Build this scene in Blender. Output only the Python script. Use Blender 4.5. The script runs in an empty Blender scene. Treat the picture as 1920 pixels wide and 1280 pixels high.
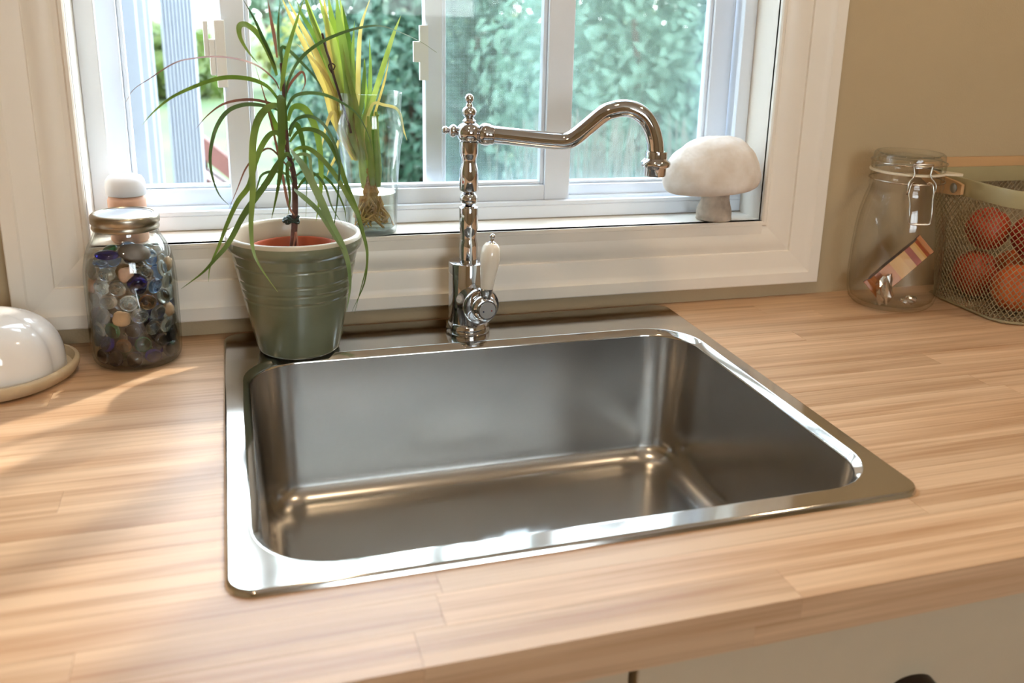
import bpy, bmesh, math, random
from mathutils import Vector, Matrix, noise
R = math.radians
rnd = random.Random(7)
scene = bpy.context.scene
COL = scene.collection

# ------------------------------------------------------------------ camera
CF, CCX, CCY = 1810.3399, 1071.7540, 563.3031
CPOS = Vector((0.02595152, -0.66849678, 0.43711613))
CAMROT = ((0.94454475, -0.32619184, 0.03786954), (-0.06174133, -0.28966972, -0.95513322), (0.32252632, 0.89982795, -0.29374553))
_r, _d, _f = [Vector(v) for v in CAMROT]
cd = bpy.data.cameras.new('camera'); cam = bpy.data.objects.new('camera', cd); COL.objects.link(cam)
cam.matrix_world = Matrix(((_r.x, -_d.x, -_f.x, CPOS.x), (_r.y, -_d.y, -_f.y, CPOS.y), (_r.z, -_d.z, -_f.z, CPOS.z), (0, 0, 0, 1)))
cd.sensor_width = 36; cd.sensor_fit = 'HORIZONTAL'; cd.lens = CF * 36 / 1920
cd.shift_x = (960 - CCX) / 1920; cd.shift_y = (CCY - 640) / 1920
cd.clip_start = 0.02; cd.clip_end = 200
cd.dof.use_dof = True; cd.dof.focus_distance = 1.25; cd.dof.aperture_fstop = 5.6
scene.camera = cam

# ------------------------------------------------------------------ world, sun, exposure
SKY = 9.0; SUN = 3.0; LAMP = 3.2
w = bpy.data.worlds.new('daylight'); scene.world = w; w.use_nodes = True
wn = w.node_tree.nodes; wn.clear()
wo = wn.new('ShaderNodeOutputWorld'); wb = wn.new('ShaderNodeBackground')
tcw = wn.new('ShaderNodeTexCoord'); sep = wn.new('ShaderNodeSeparateXYZ'); rmp = wn.new('ShaderNodeValToRGB')
w.node_tree.links.new(tcw.outputs['Generated'], sep.inputs[0]); w.node_tree.links.new(sep.outputs['Z'], rmp.inputs[0])
rmp.color_ramp.elements[0].color = (0.93, 0.97, 1.0, 1); rmp.color_ramp.elements[1].color = (0.62, 0.80, 1.0, 1)
w.node_tree.links.new(rmp.outputs[0], wb.inputs['Color']); wb.inputs['Strength'].default_value = SKY
w.node_tree.links.new(wb.outputs[0], wo.inputs['Surface'])
SE = R(40)
sl = bpy.data.lights.new('sun', 'SUN'); so = bpy.data.objects.new('sun', sl); COL.objects.link(so)
sdir = Vector((-math.cos(SE) * .707, -math.cos(SE) * .707, -math.sin(SE)))
so.rotation_euler = sdir.to_track_quat('-Z', 'Y').to_euler(); so.location = (3, 4, 4)
sl.energy = SUN; sl.angle = R(1.6); sl.color = (1.0, 0.92, 0.82)
vs = scene.view_settings
vs.view_transform = 'Standard'; vs.look = 'None'; vs.gamma = 1.0; vs.use_curve_mapping = False; vs.exposure = 0.54
cy_ = scene.cycles
cy_.max_bounces = 12; cy_.transmission_bounces = 12; cy_.diffuse_bounces = 3; cy_.adaptive_threshold = .035; cy_.glossy_bounces = 4; cy_.transparent_max_bounces = 16
cy_.sample_clamp_indirect = 6.0; cy_.caustics_reflective = False; cy_.caustics_refractive = False

# ------------------------------------------------------------------ helpers
def ray(u, v):
    return _r * ((u - CCX) / CF) + _d * ((v - CCY) / CF) + _f
def aty(u, v, y):
    d = ray(u, v); return CPOS + d * ((y - CPOS.y) / d.y)
def atz(u, v, z):
    d = ray(u, v); return CPOS + d * ((z - CPOS.z) / d.z)

def lin(c):
    return tuple((x / 255 / 12.92 if x / 255 <= 0.04045 else ((x / 255 + 0.055) / 1.055) ** 2.4) for x in c) + (1,)

def smooth(me, ang=None):
    for p in me.polygons: p.use_smooth = True
    if ang: me.set_sharp_from_angle(angle=R(ang))

def mesh_obj(name, verts, faces, mat, parent=None, sm=None):
    me = bpy.data.meshes.new(name); me.from_pydata([tuple(v) for v in verts], [], faces); me.update()
    if sm: smooth(me, sm)
    if isinstance(mat, (list, tuple)):
        for m in mat: me.materials.append(m)
    else: me.materials.append(mat)
    o = bpy.data.objects.new(name, me); COL.objects.link(o)
    if parent: put(o, parent)
    return o

def put(o, parent):
    o.parent = parent
    o.matrix_parent_inverse = Matrix.LocRotScale(parent.location, parent.rotation_euler, parent.scale).inverted()

def tag(o, label, cat, group=None, kind=None):
    o['label'] = label; o['category'] = cat
    if group: o['group'] = group
    if kind: o['kind'] = kind
    return o

def empty(name, loc, label, cat, group=None, kind=None):
    o = bpy.data.objects.new(name, None); COL.objects.link(o); o.location = loc; o.empty_display_size = .02
    return tag(o, label, cat, group, kind)

class MB:
    def __init__(s): s.v = []; s.f = []
    def add(s, v, f):
        n = len(s.v); s.v += [Vector(x) for x in v]; s.f += [tuple(i + n for i in q) for q in f]; return s
    def box(s, x0, x1, y0, y1, z0, z1):
        return s.add([(x0, y0, z0), (x1, y0, z0), (x1, y1, z0), (x0, y1, z0), (x0, y0, z1), (x1, y0, z1), (x1, y1, z1), (x0, y1, z1)],
                     [(3, 2, 1, 0), (4, 5, 6, 7), (0, 1, 5, 4), (1, 2, 6, 5), (2, 3, 7, 6), (3, 0, 4, 7)])
    def loops(s, L, closed=True, cap0=False, cap1=False):
        n = len(L[0]); base = len(s.v)
        for l in L: s.v += [Vector(p) for p in l]
        m = n if closed else n - 1
        for i in range(len(L) - 1):
            for j in range(m):
                k = (j + 1) % n; a = base + i * n
                s.f.append((a + j, a + k, a + n + k, a + n + j))
        if cap0: s.f.append(tuple(base + j for j in reversed(range(n))))
        if cap1: s.f.append(tuple(base + (len(L) - 1) * n + j for j in range(n)))
        return s
    def lathe(s, prof, c=(0, 0, 0), axis=(0, 0, 1), seg=40, cap=True, a0=0.0):
        ax = Vector(axis).normalized(); q = Vector((0, 0, 1)).rotation_difference(ax); c = Vector(c)
        L = [[c + q @ Vector((r * math.cos(2 * math.pi * j / seg + a0), r * math.sin(2 * math.pi * j / seg + a0), z)) for j in range(seg)] for r, z in prof]
        return s.loops(L, True, cap and prof[0][0] > 1e-6, cap and prof[-1][0] > 1e-6)
    def tube(s, pts, rad, seg=8, caps=True, flat=1.0):
        P = [Vector(p) for p in pts]; n = len(P); L = []
        t0 = (P[1] - P[0]).normalized(); up = Vector((0, 0, 1)) if abs(t0.z) < .9 else Vector((1, 0, 0))
        nrm = (up - t0 * up.dot(t0)).normalized()
        for i in range(n):
            t = (P[min(i + 1, n - 1)] - P[max(i - 1, 0)]).normalized()
            nrm = (nrm - t * nrm.dot(t)).normalized(); b = t.cross(nrm)
            r = rad[i] if isinstance(rad, (list, tuple)) else rad
            L.append([P[i] + (nrm * math.cos(2 * math.pi * j / seg) * flat + b * math.sin(2 * math.pi * j / seg)) * r for j in range(seg)])
        return s.loops(L, True, caps, caps)
    def obj(s, name, mat, parent=None, sm=None):
        return mesh_obj(name, s.v, s.f, mat, parent, sm)

def bevel(o, wd, seg=2, ang=40):
    m = o.modifiers.new('edge', 'BEVEL'); m.width = wd; m.segments = seg; m.limit_method = 'ANGLE'; m.angle_limit = R(ang); return o

def catmull(P, k=5):
    P = [Vector(p) for p in P]; Q = [P[0] * 2 - P[1]] + P + [P[-1] * 2 - P[-2]]; out = []
    for i in range(1, len(Q) - 2):
        a, b, c, d = Q[i - 1], Q[i], Q[i + 1], Q[i + 2]
        for j in range(k):
            t = j / k
            out.append(0.5 * ((2 * b) + (c - a) * t + (2 * a - 5 * b + 4 * c - d) * t * t + (3 * b - a - 3 * c + d) * t ** 3))
    out.append(P[-1]); return out

def rrect(x0, x1, y0, y1, r, z, k=10, m=6):
    """rounded rectangle loop, counter-clockwise, constant vertex count"""
    pts = []
    cs = [(x1 - r, y0 + r, -90), (x1 - r, y1 - r, 0), (x0 + r, y1 - r, 90), (x0 + r, y0 + r, 180)]
    for i, (cx, cy, a) in enumerate(cs):
        for j in range(k + 1):
            t = R(a + 90 * j / k); pts.append(Vector((cx + r * math.cos(t), cy + r * math.sin(t), z)))
        nx = cs[(i + 1) % 4]; t2 = R(nx[2]); e = Vector((nx[0] + r * math.cos(t2), nx[1] + r * math.sin(t2), z)); s0 = pts[-1]
        for j in range(1, m): pts.append(s0.lerp(e, j / m))
    return pts

# ------------------------------------------------------------------ materials
def newmat(name):
    m = bpy.data.materials.new(name); m.use_nodes = True; nt = m.node_tree; nt.nodes.clear()
    return m, nt, nt.nodes.new('ShaderNodeOutputMaterial')
def N(nt, t, **kw):
    n = nt.nodes.new(t)
    for k, v in kw.items(): setattr(n, k, v)
    return n
def pr(name, col, rough=.5, metal=0., var=.06, scale=30., bump=0., bscale=200., spec=.5, coat=0., trans=0., stretch=(1, 1, 1), sss=0., aniso=0., var2=None, rvar=0.):
    m, nt, out = newmat(name); b = N(nt, 'ShaderNodeBsdfPrincipled'); nt.links.new(b.outputs[0], out.inputs['Surface'])
    b.inputs['Roughness'].default_value = rough; b.inputs['Metallic'].default_value = metal
    b.inputs['Specular IOR Level'].default_value = spec; b.inputs['Coat Weight'].default_value = coat; b.inputs['Coat Roughness'].default_value = .08
    b.inputs['Transmission Weight'].default_value = trans
    if sss: b.inputs['Subsurface Weight'].default_value = sss; b.inputs['Subsurface Radius'].default_value = (.01, .008, .006)
    if aniso: b.inputs['Anisotropic'].default_value = aniso
    tc = N(nt, 'ShaderNodeTexCoord'); mp = N(nt, 'ShaderNodeMapping'); mp.inputs['Scale'].default_value = stretch
    nt.links.new(tc.outputs['Object'], mp.inputs[0])
    nz = N(nt, 'ShaderNodeTexNoise'); nz.inputs['Scale'].default_value = scale; nz.inputs['Detail'].default_value = 5; nt.links.new(mp.outputs[0], nz.inputs['Vector'])
    rp = N(nt, 'ShaderNodeValToRGB'); c = lin(col); c2 = lin(var2) if var2 else tuple(x * (1 - var) for x in c[:3]) + (1,)
    rp.color_ramp.elements[0].position = .3; rp.color_ramp.elements[1].position = .7
    rp.color_ramp.elements[0].color = c2; rp.color_ramp.elements[1].color = c if var2 else tuple(min(1, x * (1 + var * .5)) for x in c[:3]) + (1,)
    nt.links.new(nz.outputs['Fac'], rp.inputs[0]); nt.links.new(rp.outputs[0], b.inputs['Base Color'])
    if rvar:
        mr = N(nt, 'ShaderNodeMapRange'); mr.inputs['To Min'].default_value = rough - rvar; mr.inputs['To Max'].default_value = rough + rvar
        nt.links.new(nz.outputs['Fac'], mr.inputs['Value']); nt.links.new(mr.outputs[0], b.inputs['Roughness'])
    if bump:
        n2 = N(nt, 'ShaderNodeTexNoise'); n2.inputs['Scale'].default_value = bscale; nt.links.new(mp.outputs[0], n2.inputs['Vector'])
        bp = N(nt, 'ShaderNodeBump'); bp.inputs['Strength'].default_value = bump; bp.inputs['Distance'].default_value = .002
        nt.links.new(n2.outputs['Fac'], bp.inputs['Height']); nt.links.new(bp.outputs[0], b.inputs['Normal'])
    return m
def glassy(name, tint=(.985, .992, .988), edge=(.66, .72, .69), f0=.05, f1=.75, rough=.0, power=3.):
    m, nt, out = newmat(name)
    lw = N(nt, 'ShaderNodeLayerWeight'); lw.inputs['Blend'].default_value = .5
    pw = N(nt, 'ShaderNodeMath', operation='POWER'); pw.inputs[1].default_value = power; nt.links.new(lw.outputs['Facing'], pw.inputs[0])
    mr = N(nt, 'ShaderNodeMapRange'); mr.inputs['To Min'].default_value = f0; mr.inputs['To Max'].default_value = f1; nt.links.new(pw.outputs[0], mr.inputs['Value'])
    mc = N(nt, 'ShaderNodeMix', data_type='RGBA'); mc.inputs[6].default_value = tint + (1,); mc.inputs[7].default_value = edge + (1,)
    nt.links.new(pw.outputs[0], mc.inputs[0])
    tr = N(nt, 'ShaderNodeBsdfTransparent'); nt.links.new(mc.outputs[2], tr.inputs[0])
    gl = N(nt, 'ShaderNodeBsdfGlossy'); gl.inputs['Roughness'].default_value = rough
    mx = N(nt, 'ShaderNodeMixShader'); nt.links.new(mr.outputs[0], mx.inputs[0]); nt.links.new(tr.outputs[0], mx.inputs[1]); nt.links.new(gl.outputs[0], mx.inputs[2])
    nt.links.new(mx.outputs[0], out.inputs['Surface']); return m
def gemmat(name, tint, rough=.02):
    m, nt, out = newmat(name); t = lin(tint)
    g = N(nt, 'ShaderNodeBsdfPrincipled'); g.inputs['Base Color'].default_value = t; g.inputs['Roughness'].default_value = rough
    g.inputs['Transmission Weight'].default_value = 1.; g.inputs['IOR'].default_value = 1.42
    tr = N(nt, 'ShaderNodeBsdfTranslucent'); tr.inputs[0].default_value = t
    mx = N(nt, 'ShaderNodeMixShader'); mx.inputs[0].default_value = .18
    nt.links.new(g.outputs[0], mx.inputs[1]); nt.links.new(tr.outputs[0], mx.inputs[2]); nt.links.new(mx.outputs[0], out.inputs['Surface']); return m
def wood(name, light, dark, rough=.38, spec=.5, vari=.16, sx=1.6, sy=60., coat=0.):
    """grain runs along local X; every stave takes its own tone and grain from its object's random number"""
    m, nt, out = newmat(name); b = N(nt, 'ShaderNodeBsdfPrincipled'); nt.links.new(b.outputs[0], out.inputs['Surface'])
    b.inputs['Specular IOR Level'].default_value = spec; b.inputs['Coat Weight'].default_value = coat; b.inputs['Coat Roughness'].default_value = .4
    tc = N(nt, 'ShaderNodeTexCoord'); oi = N(nt, 'ShaderNodeObjectInfo')
    of = N(nt, 'ShaderNodeVectorMath', operation='SCALE'); of.inputs[0].default_value = (37.1, 19.7, 11.3); nt.links.new(oi.outputs['Random'], of.inputs['Scale'])
    ad = N(nt, 'ShaderNodeVectorMath', operation='ADD'); nt.links.new(tc.outputs['Object'], ad.inputs[0]); nt.links.new(of.outputs[0], ad.inputs[1])
    mp = N(nt, 'ShaderNodeMapping'); mp.inputs['Scale'].default_value = (sx, sy, sy); nt.links.new(ad.outputs[0], mp.inputs[0])
    n1 = N(nt, 'ShaderNodeTexNoise'); n1.inputs['Scale'].default_value = 1.; n1.inputs['Detail'].default_value = 6; n1.inputs['Distortion'].default_value = .6; nt.links.new(mp.outputs[0], n1.inputs['Vector'])
    mp2 = N(nt, 'ShaderNodeMapping'); mp2.inputs['Scale'].default_value = (sx * 2.2, sy * 5, sy * 5); nt.links.new(ad.outputs[0], mp2.inputs[0])
    n2 = N(nt, 'ShaderNodeTexNoise'); n2.inputs['Scale'].default_value = 1.; n2.inputs['Detail'].default_value = 3; nt.links.new(mp2.outputs[0], n2.inputs['Vector'])
    mu = N(nt, 'ShaderNodeMix', data_type='FLOAT'); mu.inputs[0].default_value = .3; nt.links.new(n1.outputs['Fac'], mu.inputs[2]); nt.links.new(n2.outputs['Fac'], mu.inputs[3])
    rp = N(nt, 'ShaderNodeValToRGB'); e = rp.color_ramp.elements; e[0].position = .33; e[1].position = .60; e[0].color = lin(dark); e[1].color = lin(light)
    nt.links.new(mu.outputs[0], rp.inputs[0])
    hs = N(nt, 'ShaderNodeHueSaturation'); mr = N(nt, 'ShaderNodeMapRange'); mr.inputs['To Min'].default_value = 1 - vari; mr.inputs['To Max'].default_value = 1 + vari * .6
    nt.links.new(oi.outputs['Random'], mr.inputs['Value']); nt.links.new(mr.outputs[0], hs.inputs['Value']); nt.links.new(rp.outputs[0], hs.inputs['Color'])
    nt.links.new(hs.outputs[0], b.inputs['Base Color'])
    mr2 = N(nt, 'ShaderNodeMapRange'); mr2.inputs['To Min'].default_value = rough - .06; mr2.inputs['To Max'].default_value = rough + .08
    nt.links.new(n1.outputs['Fac'], mr2.inputs['Value']); nt.links.new(mr2.outputs[0], b.inputs['Roughness'])
    return m
def leafmat(name, a, b_, trans=.35, rough=.45):
    m, nt, out = newmat(name)
    oi = N(nt, 'ShaderNodeObjectInfo'); tc = N(nt, 'ShaderNodeTexCoord'); nz = N(nt, 'ShaderNodeTexNoise'); nz.inputs['Scale'].default_value = 25; nz.inputs['Detail'].default_value = 2
    nt.links.new(tc.outputs['Object'], nz.inputs['Vector'])
    ma = N(nt, 'ShaderNodeMath', operation='ADD'); nt.links.new(nz.outputs['Fac'], ma.inputs[0])
    mb = N(nt, 'ShaderNodeMath', operation='MULTIPLY_ADD'); mb.inputs[1].default_value = .6; mb.inputs[2].default_value = -.3; nt.links.new(oi.outputs['Random'], mb.inputs[0]); nt.links.new(mb.outputs[0], ma.inputs[1])
    rp = N(nt, 'ShaderNodeValToRGB'); rp.color_ramp.elements[0].position = .3; rp.color_ramp.elements[1].position = .7
    rp.color_ramp.elements[0].color = lin(a); rp.color_ramp.elements[1].color = lin(b_); nt.links.new(ma.outputs[0], rp.inputs[0])
    p = N(nt, 'ShaderNodeBsdfPrincipled'); p.inputs['Roughness'].default_value = rough; nt.links.new(rp.outputs[0], p.inputs['Base Color'])
    t = N(nt, 'ShaderNodeBsdfTranslucent'); nt.links.new(rp.outputs[0], t.inputs[0])
    mx = N(nt, 'ShaderNodeMixShader'); mx.inputs[0].default_value = trans; nt.links.new(p.outputs[0], mx.inputs[1]); nt.links.new(t.outputs[0], mx.inputs[2])
    nt.links.new(mx.outputs[0], out.inputs['Surface']); return m

M = {}
M['wall'] = pr('wall_paint', (190, 170, 136), .75, var=.04, scale=6, bump=.15, bscale=350)
M['ceil'] = pr('ceiling_paint', (236, 230, 218), .8, var=.02)
M['floor'] = wood('floor_boards', (176, 128, 84), (130, 88, 54), .4)
M['trim'] = pr('trim_paint', (240, 233, 222), .38, var=.02, scale=12)
M['vinyl'] = pr('white_vinyl', (230, 237, 246), .35, var=.03, scale=14)  # white vinyl with the faint blue of skylight put into its colour
M['vinyl_g'] = pr('grey_latch', (236, 237, 235), .4, var=.03)
M['seal'] = pr('grey_seal', (150, 146, 138), .6, var=.25, scale=60)
M['pane'] = glassy('window_glass', (.97, .985, .98), (.86, .9, .9), .012, .4, 0., 5.)
M['stave'] = wood('beech_stave', (224, 187, 150), (182, 136, 97), .42, .5, .10, 2.0, 55., .2)
M['steel'] = pr('polished_steel', (208, 205, 200), .10, 1., var=.04, scale=20, rvar=.03)
M['brushed'] = pr('brushed_steel', (190, 187, 183), .23, 1., var=.05, scale=5, rvar=.02, stretch=(1, 1, 2.5))
M['chrome'] = pr('chrome', (205, 205, 208), .05, 1., var=.01)
M['porcelain'] = pr('porcelain', (240, 232, 218), .12, 0., var=.02, coat=.5)
M['greyplate'] = pr('index_plate', (176, 178, 180), .3, .3)
M['red'] = pr('red_dot', (150, 50, 40), .4); M['blue'] = pr('blue_dot', (50, 60, 90), .4)
M['glaze'] = pr('sage_glaze', (126, 133, 110), .22, 0., var=.16, scale=14, coat=.5, var2=(108, 112, 86))
M['glaze_in'] = pr('pale_glaze', (196, 188, 170), .3, 0., var=.08, scale=20, coat=.2)
M['terra'] = pr('terracotta_plastic', (176, 84, 52), .5, 0., var=.08)
M['soil'] = pr('soil', (62, 38, 28), .95, 0., var=.5, scale=120, bump=.8, bscale=160)
M['stem'] = pr('plant_stem', (92, 60, 52), .7, 0., var=.4, scale=90, bump=.5, bscale=300)
M['leaf'] = leafmat('plant_leaf', (110, 136, 66), (168, 186, 104), .55)
M['leaf2'] = leafmat('plant_leaf_dark', (104, 132, 84), (160, 180, 132), .5)
M['leafdry'] = leafmat('plant_leaf_dry', (140, 96, 84), (176, 130, 110))
M['tie'] = pr('green_wire_tie', (30, 48, 40), .5)
M['blade'] = leafmat('grass_blade', (170, 188, 104), (208, 218, 146), .6)
M['bladey'] = leafmat('grass_blade_yellow', (220, 204, 140), (238, 228, 176), .6)
M['bladeg'] = leafmat('grass_blade_green', (132, 160, 88), (178, 198, 126), .55)
M['twig'] = pr('dark_twig', (66, 44, 34), .7, var=.3)
M['root'] = pr('roots', (214, 178, 104), .6, var=.4, scale=60, var2=(150, 104, 52))
M['glass'] = glassy('clear_glass')
M['glass2'] = glassy('clear_glass_warm', (.995, .995, .99), (.80, .79, .75), .035, .40, 0., 4.5)
M['water'] = glassy('water', (.93, .95, .90), (.7, .74, .66), .03, .5)
M['zinc'] = pr('zinc_lid', (176, 166, 150), .3, 1., var=.08, scale=40)
M['zincdisc'] = pr('white_lid_disc', (206, 212, 222), .3, .4, var=.04)
M['white_glaze'] = pr('white_glaze', (243, 242, 241), .1, 0., var=.03, scale=10, coat=.6, var2=(236, 231, 226))
M['clay'] = pr('bare_clay', (204, 182, 148), .7, 0., var=.12, scale=40, bump=.3, bscale=80)
M['capwhite'] = pr('white_cap', (240, 238, 240), .45, var=.02)
M['peach'] = pr('peach_bottle', (232, 184, 156), .5, var=.05)
M['papier'] = pr('white_plaster', (238, 232, 226), .85, 0., var=.1, scale=30, bump=1.6, bscale=45, var2=(214, 200, 184))
M['papier_stem'] = pr('stained_plaster', (222, 208, 190), .85, 0., scale=32, bump=.5, bscale=60, var2=(150, 136, 122))
M['gasket'] = pr('rubber_gasket', (226, 214, 190), .5)
M['wire'] = pr('wire_steel', (196, 190, 180), .22, 1.)
M['foil'] = pr('silver_foil', (210, 206, 200), .18, 1., var=.1)
M['rimband'] = pr('painted_steel_band', (168, 156, 116), .45, var=.04)
M['meshwire'] = pr('painted_mesh', (150, 136, 104), .5, var=.04)
M['handle'] = pr('birch_handle', (206, 164, 116), .5, var=.1, scale=8, stretch=(1, 8, 8), bump=.1)
M['rivet'] = pr('rivet_steel', (170, 172, 172), .3, 1.)
M['cab'] = pr('cabinet_paint', (204, 186, 158), .5, var=.02)
M['pull'] = pr('dark_pull', (58, 46, 36), .4, .6)
M['lamp'] = None
for k, c, c2 in (('fruit_a', (206, 84, 38), (226, 118, 58)), ('fruit_b', (160, 40, 22), (196, 74, 36)), ('fruit_c', (136, 22, 18), (176, 44, 28))):
    M[k] = pr(k, c2, .4, 0., scale=18, var2=c)
# garden
M['lawn'] = pr('lawn', (70, 86, 42), .9, 0., scale=.9, var2=(52, 72, 38))
M['gleaf1'] = leafmat('shrub_leaf', (66, 98, 80), (120, 154, 134), .5)
M['gleaf2'] = leafmat('field_leaf', (82, 102, 46), (128, 134, 76), .5)
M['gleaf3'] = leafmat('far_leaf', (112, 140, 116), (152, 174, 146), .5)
M['drystalk'] = leafmat('dry_stalk', (120, 116, 104), (164, 158, 144), .3)
M['bark'] = pr('bark', (92, 78, 66), .9, var=.3, scale=20)
M['railwood'] = pr('rail_wood', (84, 48, 42), .6, var=.2, scale=12)
M['pinkrail'] = pr('pale_rail', (150, 132, 134), .6, var=.1)
M['wingwhite'] = pr('wing_white', (136, 143, 152), .5, var=.03)
M['wingglass'] = pr('wing_glass', (64, 80, 104), .25, 0., var=.12, scale=2, spec=.8)

# ================================================================== SETTING
XL, XR, YB, YW, ZF, ZC = -1.3, 2.3, -2.9, 0.628, -0.9, 1.55
WX0, WX1, WZ0, WZ1 = -0.147, 0.795, 0.1265, 1.09     # window opening
t = .15
def structure(o, label, cat): return tag(o, label, cat, None, 'structure')
structure(MB().box(XL - t, XR + t, YB - t, YW + t, ZF - .05, ZF).obj('floor', M['floor']), 'brown plank floor of the kitchen', 'floor')
structure(MB().box(XL - t, XR + t, YB - t, YW + t, ZC, ZC + .05).obj('ceiling', M['ceil']), 'plain off-white kitchen ceiling overhead', 'ceiling')
b = MB()
b.box(XL - t, WX0 - .004, YW, YW + t, ZF, ZC).box(WX1 + .004, XR + t, YW, YW + t, ZF, ZC).box(WX0 - .004, WX1 + .004, YW, YW + t, ZF, WZ0 - .02).box(WX0 - .004, WX1 + .004, YW, YW + t, WZ1 + .004, ZC)
structure(b.obj('wall_back', M['wall']), 'beige painted wall around the kitchen window behind the sink', 'wall')
structure(MB().box(XL - t, XL, YB, YW, ZF, ZC).obj('wall_left', M['wall']), 'beige painted kitchen side wall beyond the butter dish', 'wall')
structure(MB().box(XR, XR + t, YB, YW, ZF, ZC).obj('wall_right', M['wall']), 'beige painted kitchen side wall beyond the fruit basket', 'wall')
V0, V1, VZ0, VZ1 = 0.15, 1.30, 0.3, 1.22
b = MB().box(XL - t, V0, YB - t, YB, ZF, ZC).box(V1, XR + t, YB - t, YB, ZF, ZC).box(V0, V1, YB - t, YB, ZF, VZ0).box(V0, V1, YB - t, YB, VZ1, ZC)
structure(b.obj('wall_front', M['wall']), 'beige painted wall behind the viewer with a second window', 'wall')
win2 = empty('window_2', (V0, YB, VZ0), 'white framed window in the wall behind the viewer', 'window', None, 'structure')
for x0, x1, z0, z1 in ((V0, V0 + .05, VZ0, VZ1), (V1 - .05, V1, VZ0, VZ1), (V0 + .05, V1 - .05, VZ0, VZ0 + .05), (V0 + .05, V1 - .05, VZ1 - .05, VZ1), (.725, .775, VZ0 + .05, VZ1 - .05)):
    MB().box(x0, x1, YB - .09, YB - .03, z0, z1).obj('frame_bar', M['vinyl'], win2)
for x0, x1 in ((V0 + .05, .725), (.775, V1 - .05)):
    MB().box(x0, x1, YB - .065, YB - .06, VZ0 + .05, VZ1 - .05).obj('pane', M['pane'], win2)

# ---- window_1 : casing, jambs, sill, vinyl frame, sashes, screen
win = empty('window_1', (.3, YW, WZ0), 'white sliding kitchen window with moulded casing above the sink', 'window', None, 'structure')
PROF = [(0, 0), (0, .010), (.02, .0125), (.06, .0125), (.085, .0095), (.15, .0095), (.19, .0115), (.30, .0140), (.40, .0138), (.475, .0115), (.485, .0150), (.58, .0168), (.72, .0178), (.80, .0188), (.825, .0205), (.985, .0205), (1.0, .0195), (1.0, 0)]
wl, wr, wb_, wt = .0925, .106, .1015, .10
def casing(side):
    L = []
    for p, h in PROF:
        y = YW - h
        x0, x1, z0, z1 = WX0 - p * wl, WX1 + p * wr, WZ0 - p * wb_, WZ1 + p * wt
        a, c2 = {'b': ((x0, z0), (x1, z0)), 't': ((x1, z1), (x0, z1)), 'l': ((x0, z1), (x0, z0)), 'r': ((x1, z0), (x1, z1))}[side]
        L.append([Vector((a[0], y, a[1])), Vector((c2[0], y, c2[1]))])
    b = MB().loops(L, closed=False)
    n = len(PROF); b.f.append(tuple(i * 2 for i in range(n))); b.f.append(tuple(i * 2 + 1 for i in reversed(range(n))))
    return b
for s in 'bltr':
    casing(s).obj('casing_board', M['trim'], win, 28)
YF = .69          # front of the vinyl frame
MB().box(WX0, WX1, YW - .012, YF + .08, WZ0 - .02, WZ0).obj('sill_board', M['trim'], win)
MB().box(WX0 - .004, WX0, YW - .004, YF + .08, WZ0, WZ1).obj('jamb_board', M['trim'], win)
MB().box(WX1, WX1 + .004, YW - .004, YF + .08, WZ0, WZ1).obj('jamb_board', M['trim'], win)
MB().box(WX0, WX1, YW - .004, YF + .08, WZ1, WZ1 + .004).obj('head_board', M['trim'], win)
# vinyl frame
fx0, fx1 = WX0 + .0235, WX1 - .021
fr = []
fr.append(MB().box(WX0, WX1, YF, YF + .085, WZ0, WZ0 + .020).box(WX0, WX1, YF, YF + .010, WZ0 + .020, WZ0 + .0265).box(WX0, WX1, YF + .034, YF + .040, WZ0 + .020, WZ0 + .0265).obj('frame_rail', M['vinyl'], win))
fr.append(MB().box(WX0, WX1, YF, YF + .085, WZ1 - .025, WZ1).obj('frame_rail', M['vinyl'], win))
for x0, x1, s in ((WX0, fx0, 1), (fx1, WX1, -1)):
    b = MB().box(x0, x1, YF, YF + .012, WZ0 + .0265, WZ1 - .025)
    xb = (x0, x1 - .012) if s > 0 else (x0 + .012, x1)
    b.box(xb[0], xb[1], YF + .012, YF + .085, WZ0 + .0265, WZ1 - .025)
    fr.append(b.obj('frame_stile', M['vinyl'], win))
for o in fr: bevel(o, .0015, 2)
MB().box(WX0, WX1, YF - .0012, YF, WZ0, WZ0 + .0015).obj('caulk_line', M['seal'], win)
def sash(x0, x1, z0, z1, y0, y1, wl_, wr_, wb2, pane_y, name='sash'):
    e = bpy.data.objects.new(name, None); COL.objects.link(e); e.location = (x0, y0, z0); put(e, win); e.empty_display_size = .02
    def part(nm, x, X, z, Z, yo=0., m='vinyl'):
        o = MB().box(x, X, y0 + yo, y1, z, Z).obj(nm, M[m]); o.parent = e
        o.matrix_parent_inverse = Matrix.Translation(Vector((x0, y0, z0))).inverted() @ Matrix.Identity(4); bevel(o, .002, 2); return o
    part('stile', x0, x0 + wl_, z0, z1); part('stile', x1 - wr_, x1, z0, z1)
    part('bottom_rail', x0 + wl_, x1 - wr_, z0, z0 + wb2); part('top_rail', x0 + wl_, x1 - wr_, z1 - wb2, z1)
    s = .006
    part('glazing_bead', x0 + wl_, x0 + wl_ + s, z0 + wb2, z1 - wb2, .006); part('glazing_bead', x1 - wr_ - s, x1 - wr_, z0 + wb2, z1 - wb2, .006)
    part('glazing_bead', x0 + wl_ + s, x1 - wr_ - s, z0 + wb2, z0 + wb2 + .005, .006)
    o = MB().box(x0 + wl_, x1 - wr_, pane_y, pane_y + .003, z0 + wb2, z1 - wb2).obj('pane', M['pane']); o.parent = e; o.matrix_parent_inverse = Matrix.Translation(Vector((x0, y0, z0))).inverted()
    return e
zs, zt = WZ0 + .0245, WZ1 - .03
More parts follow.
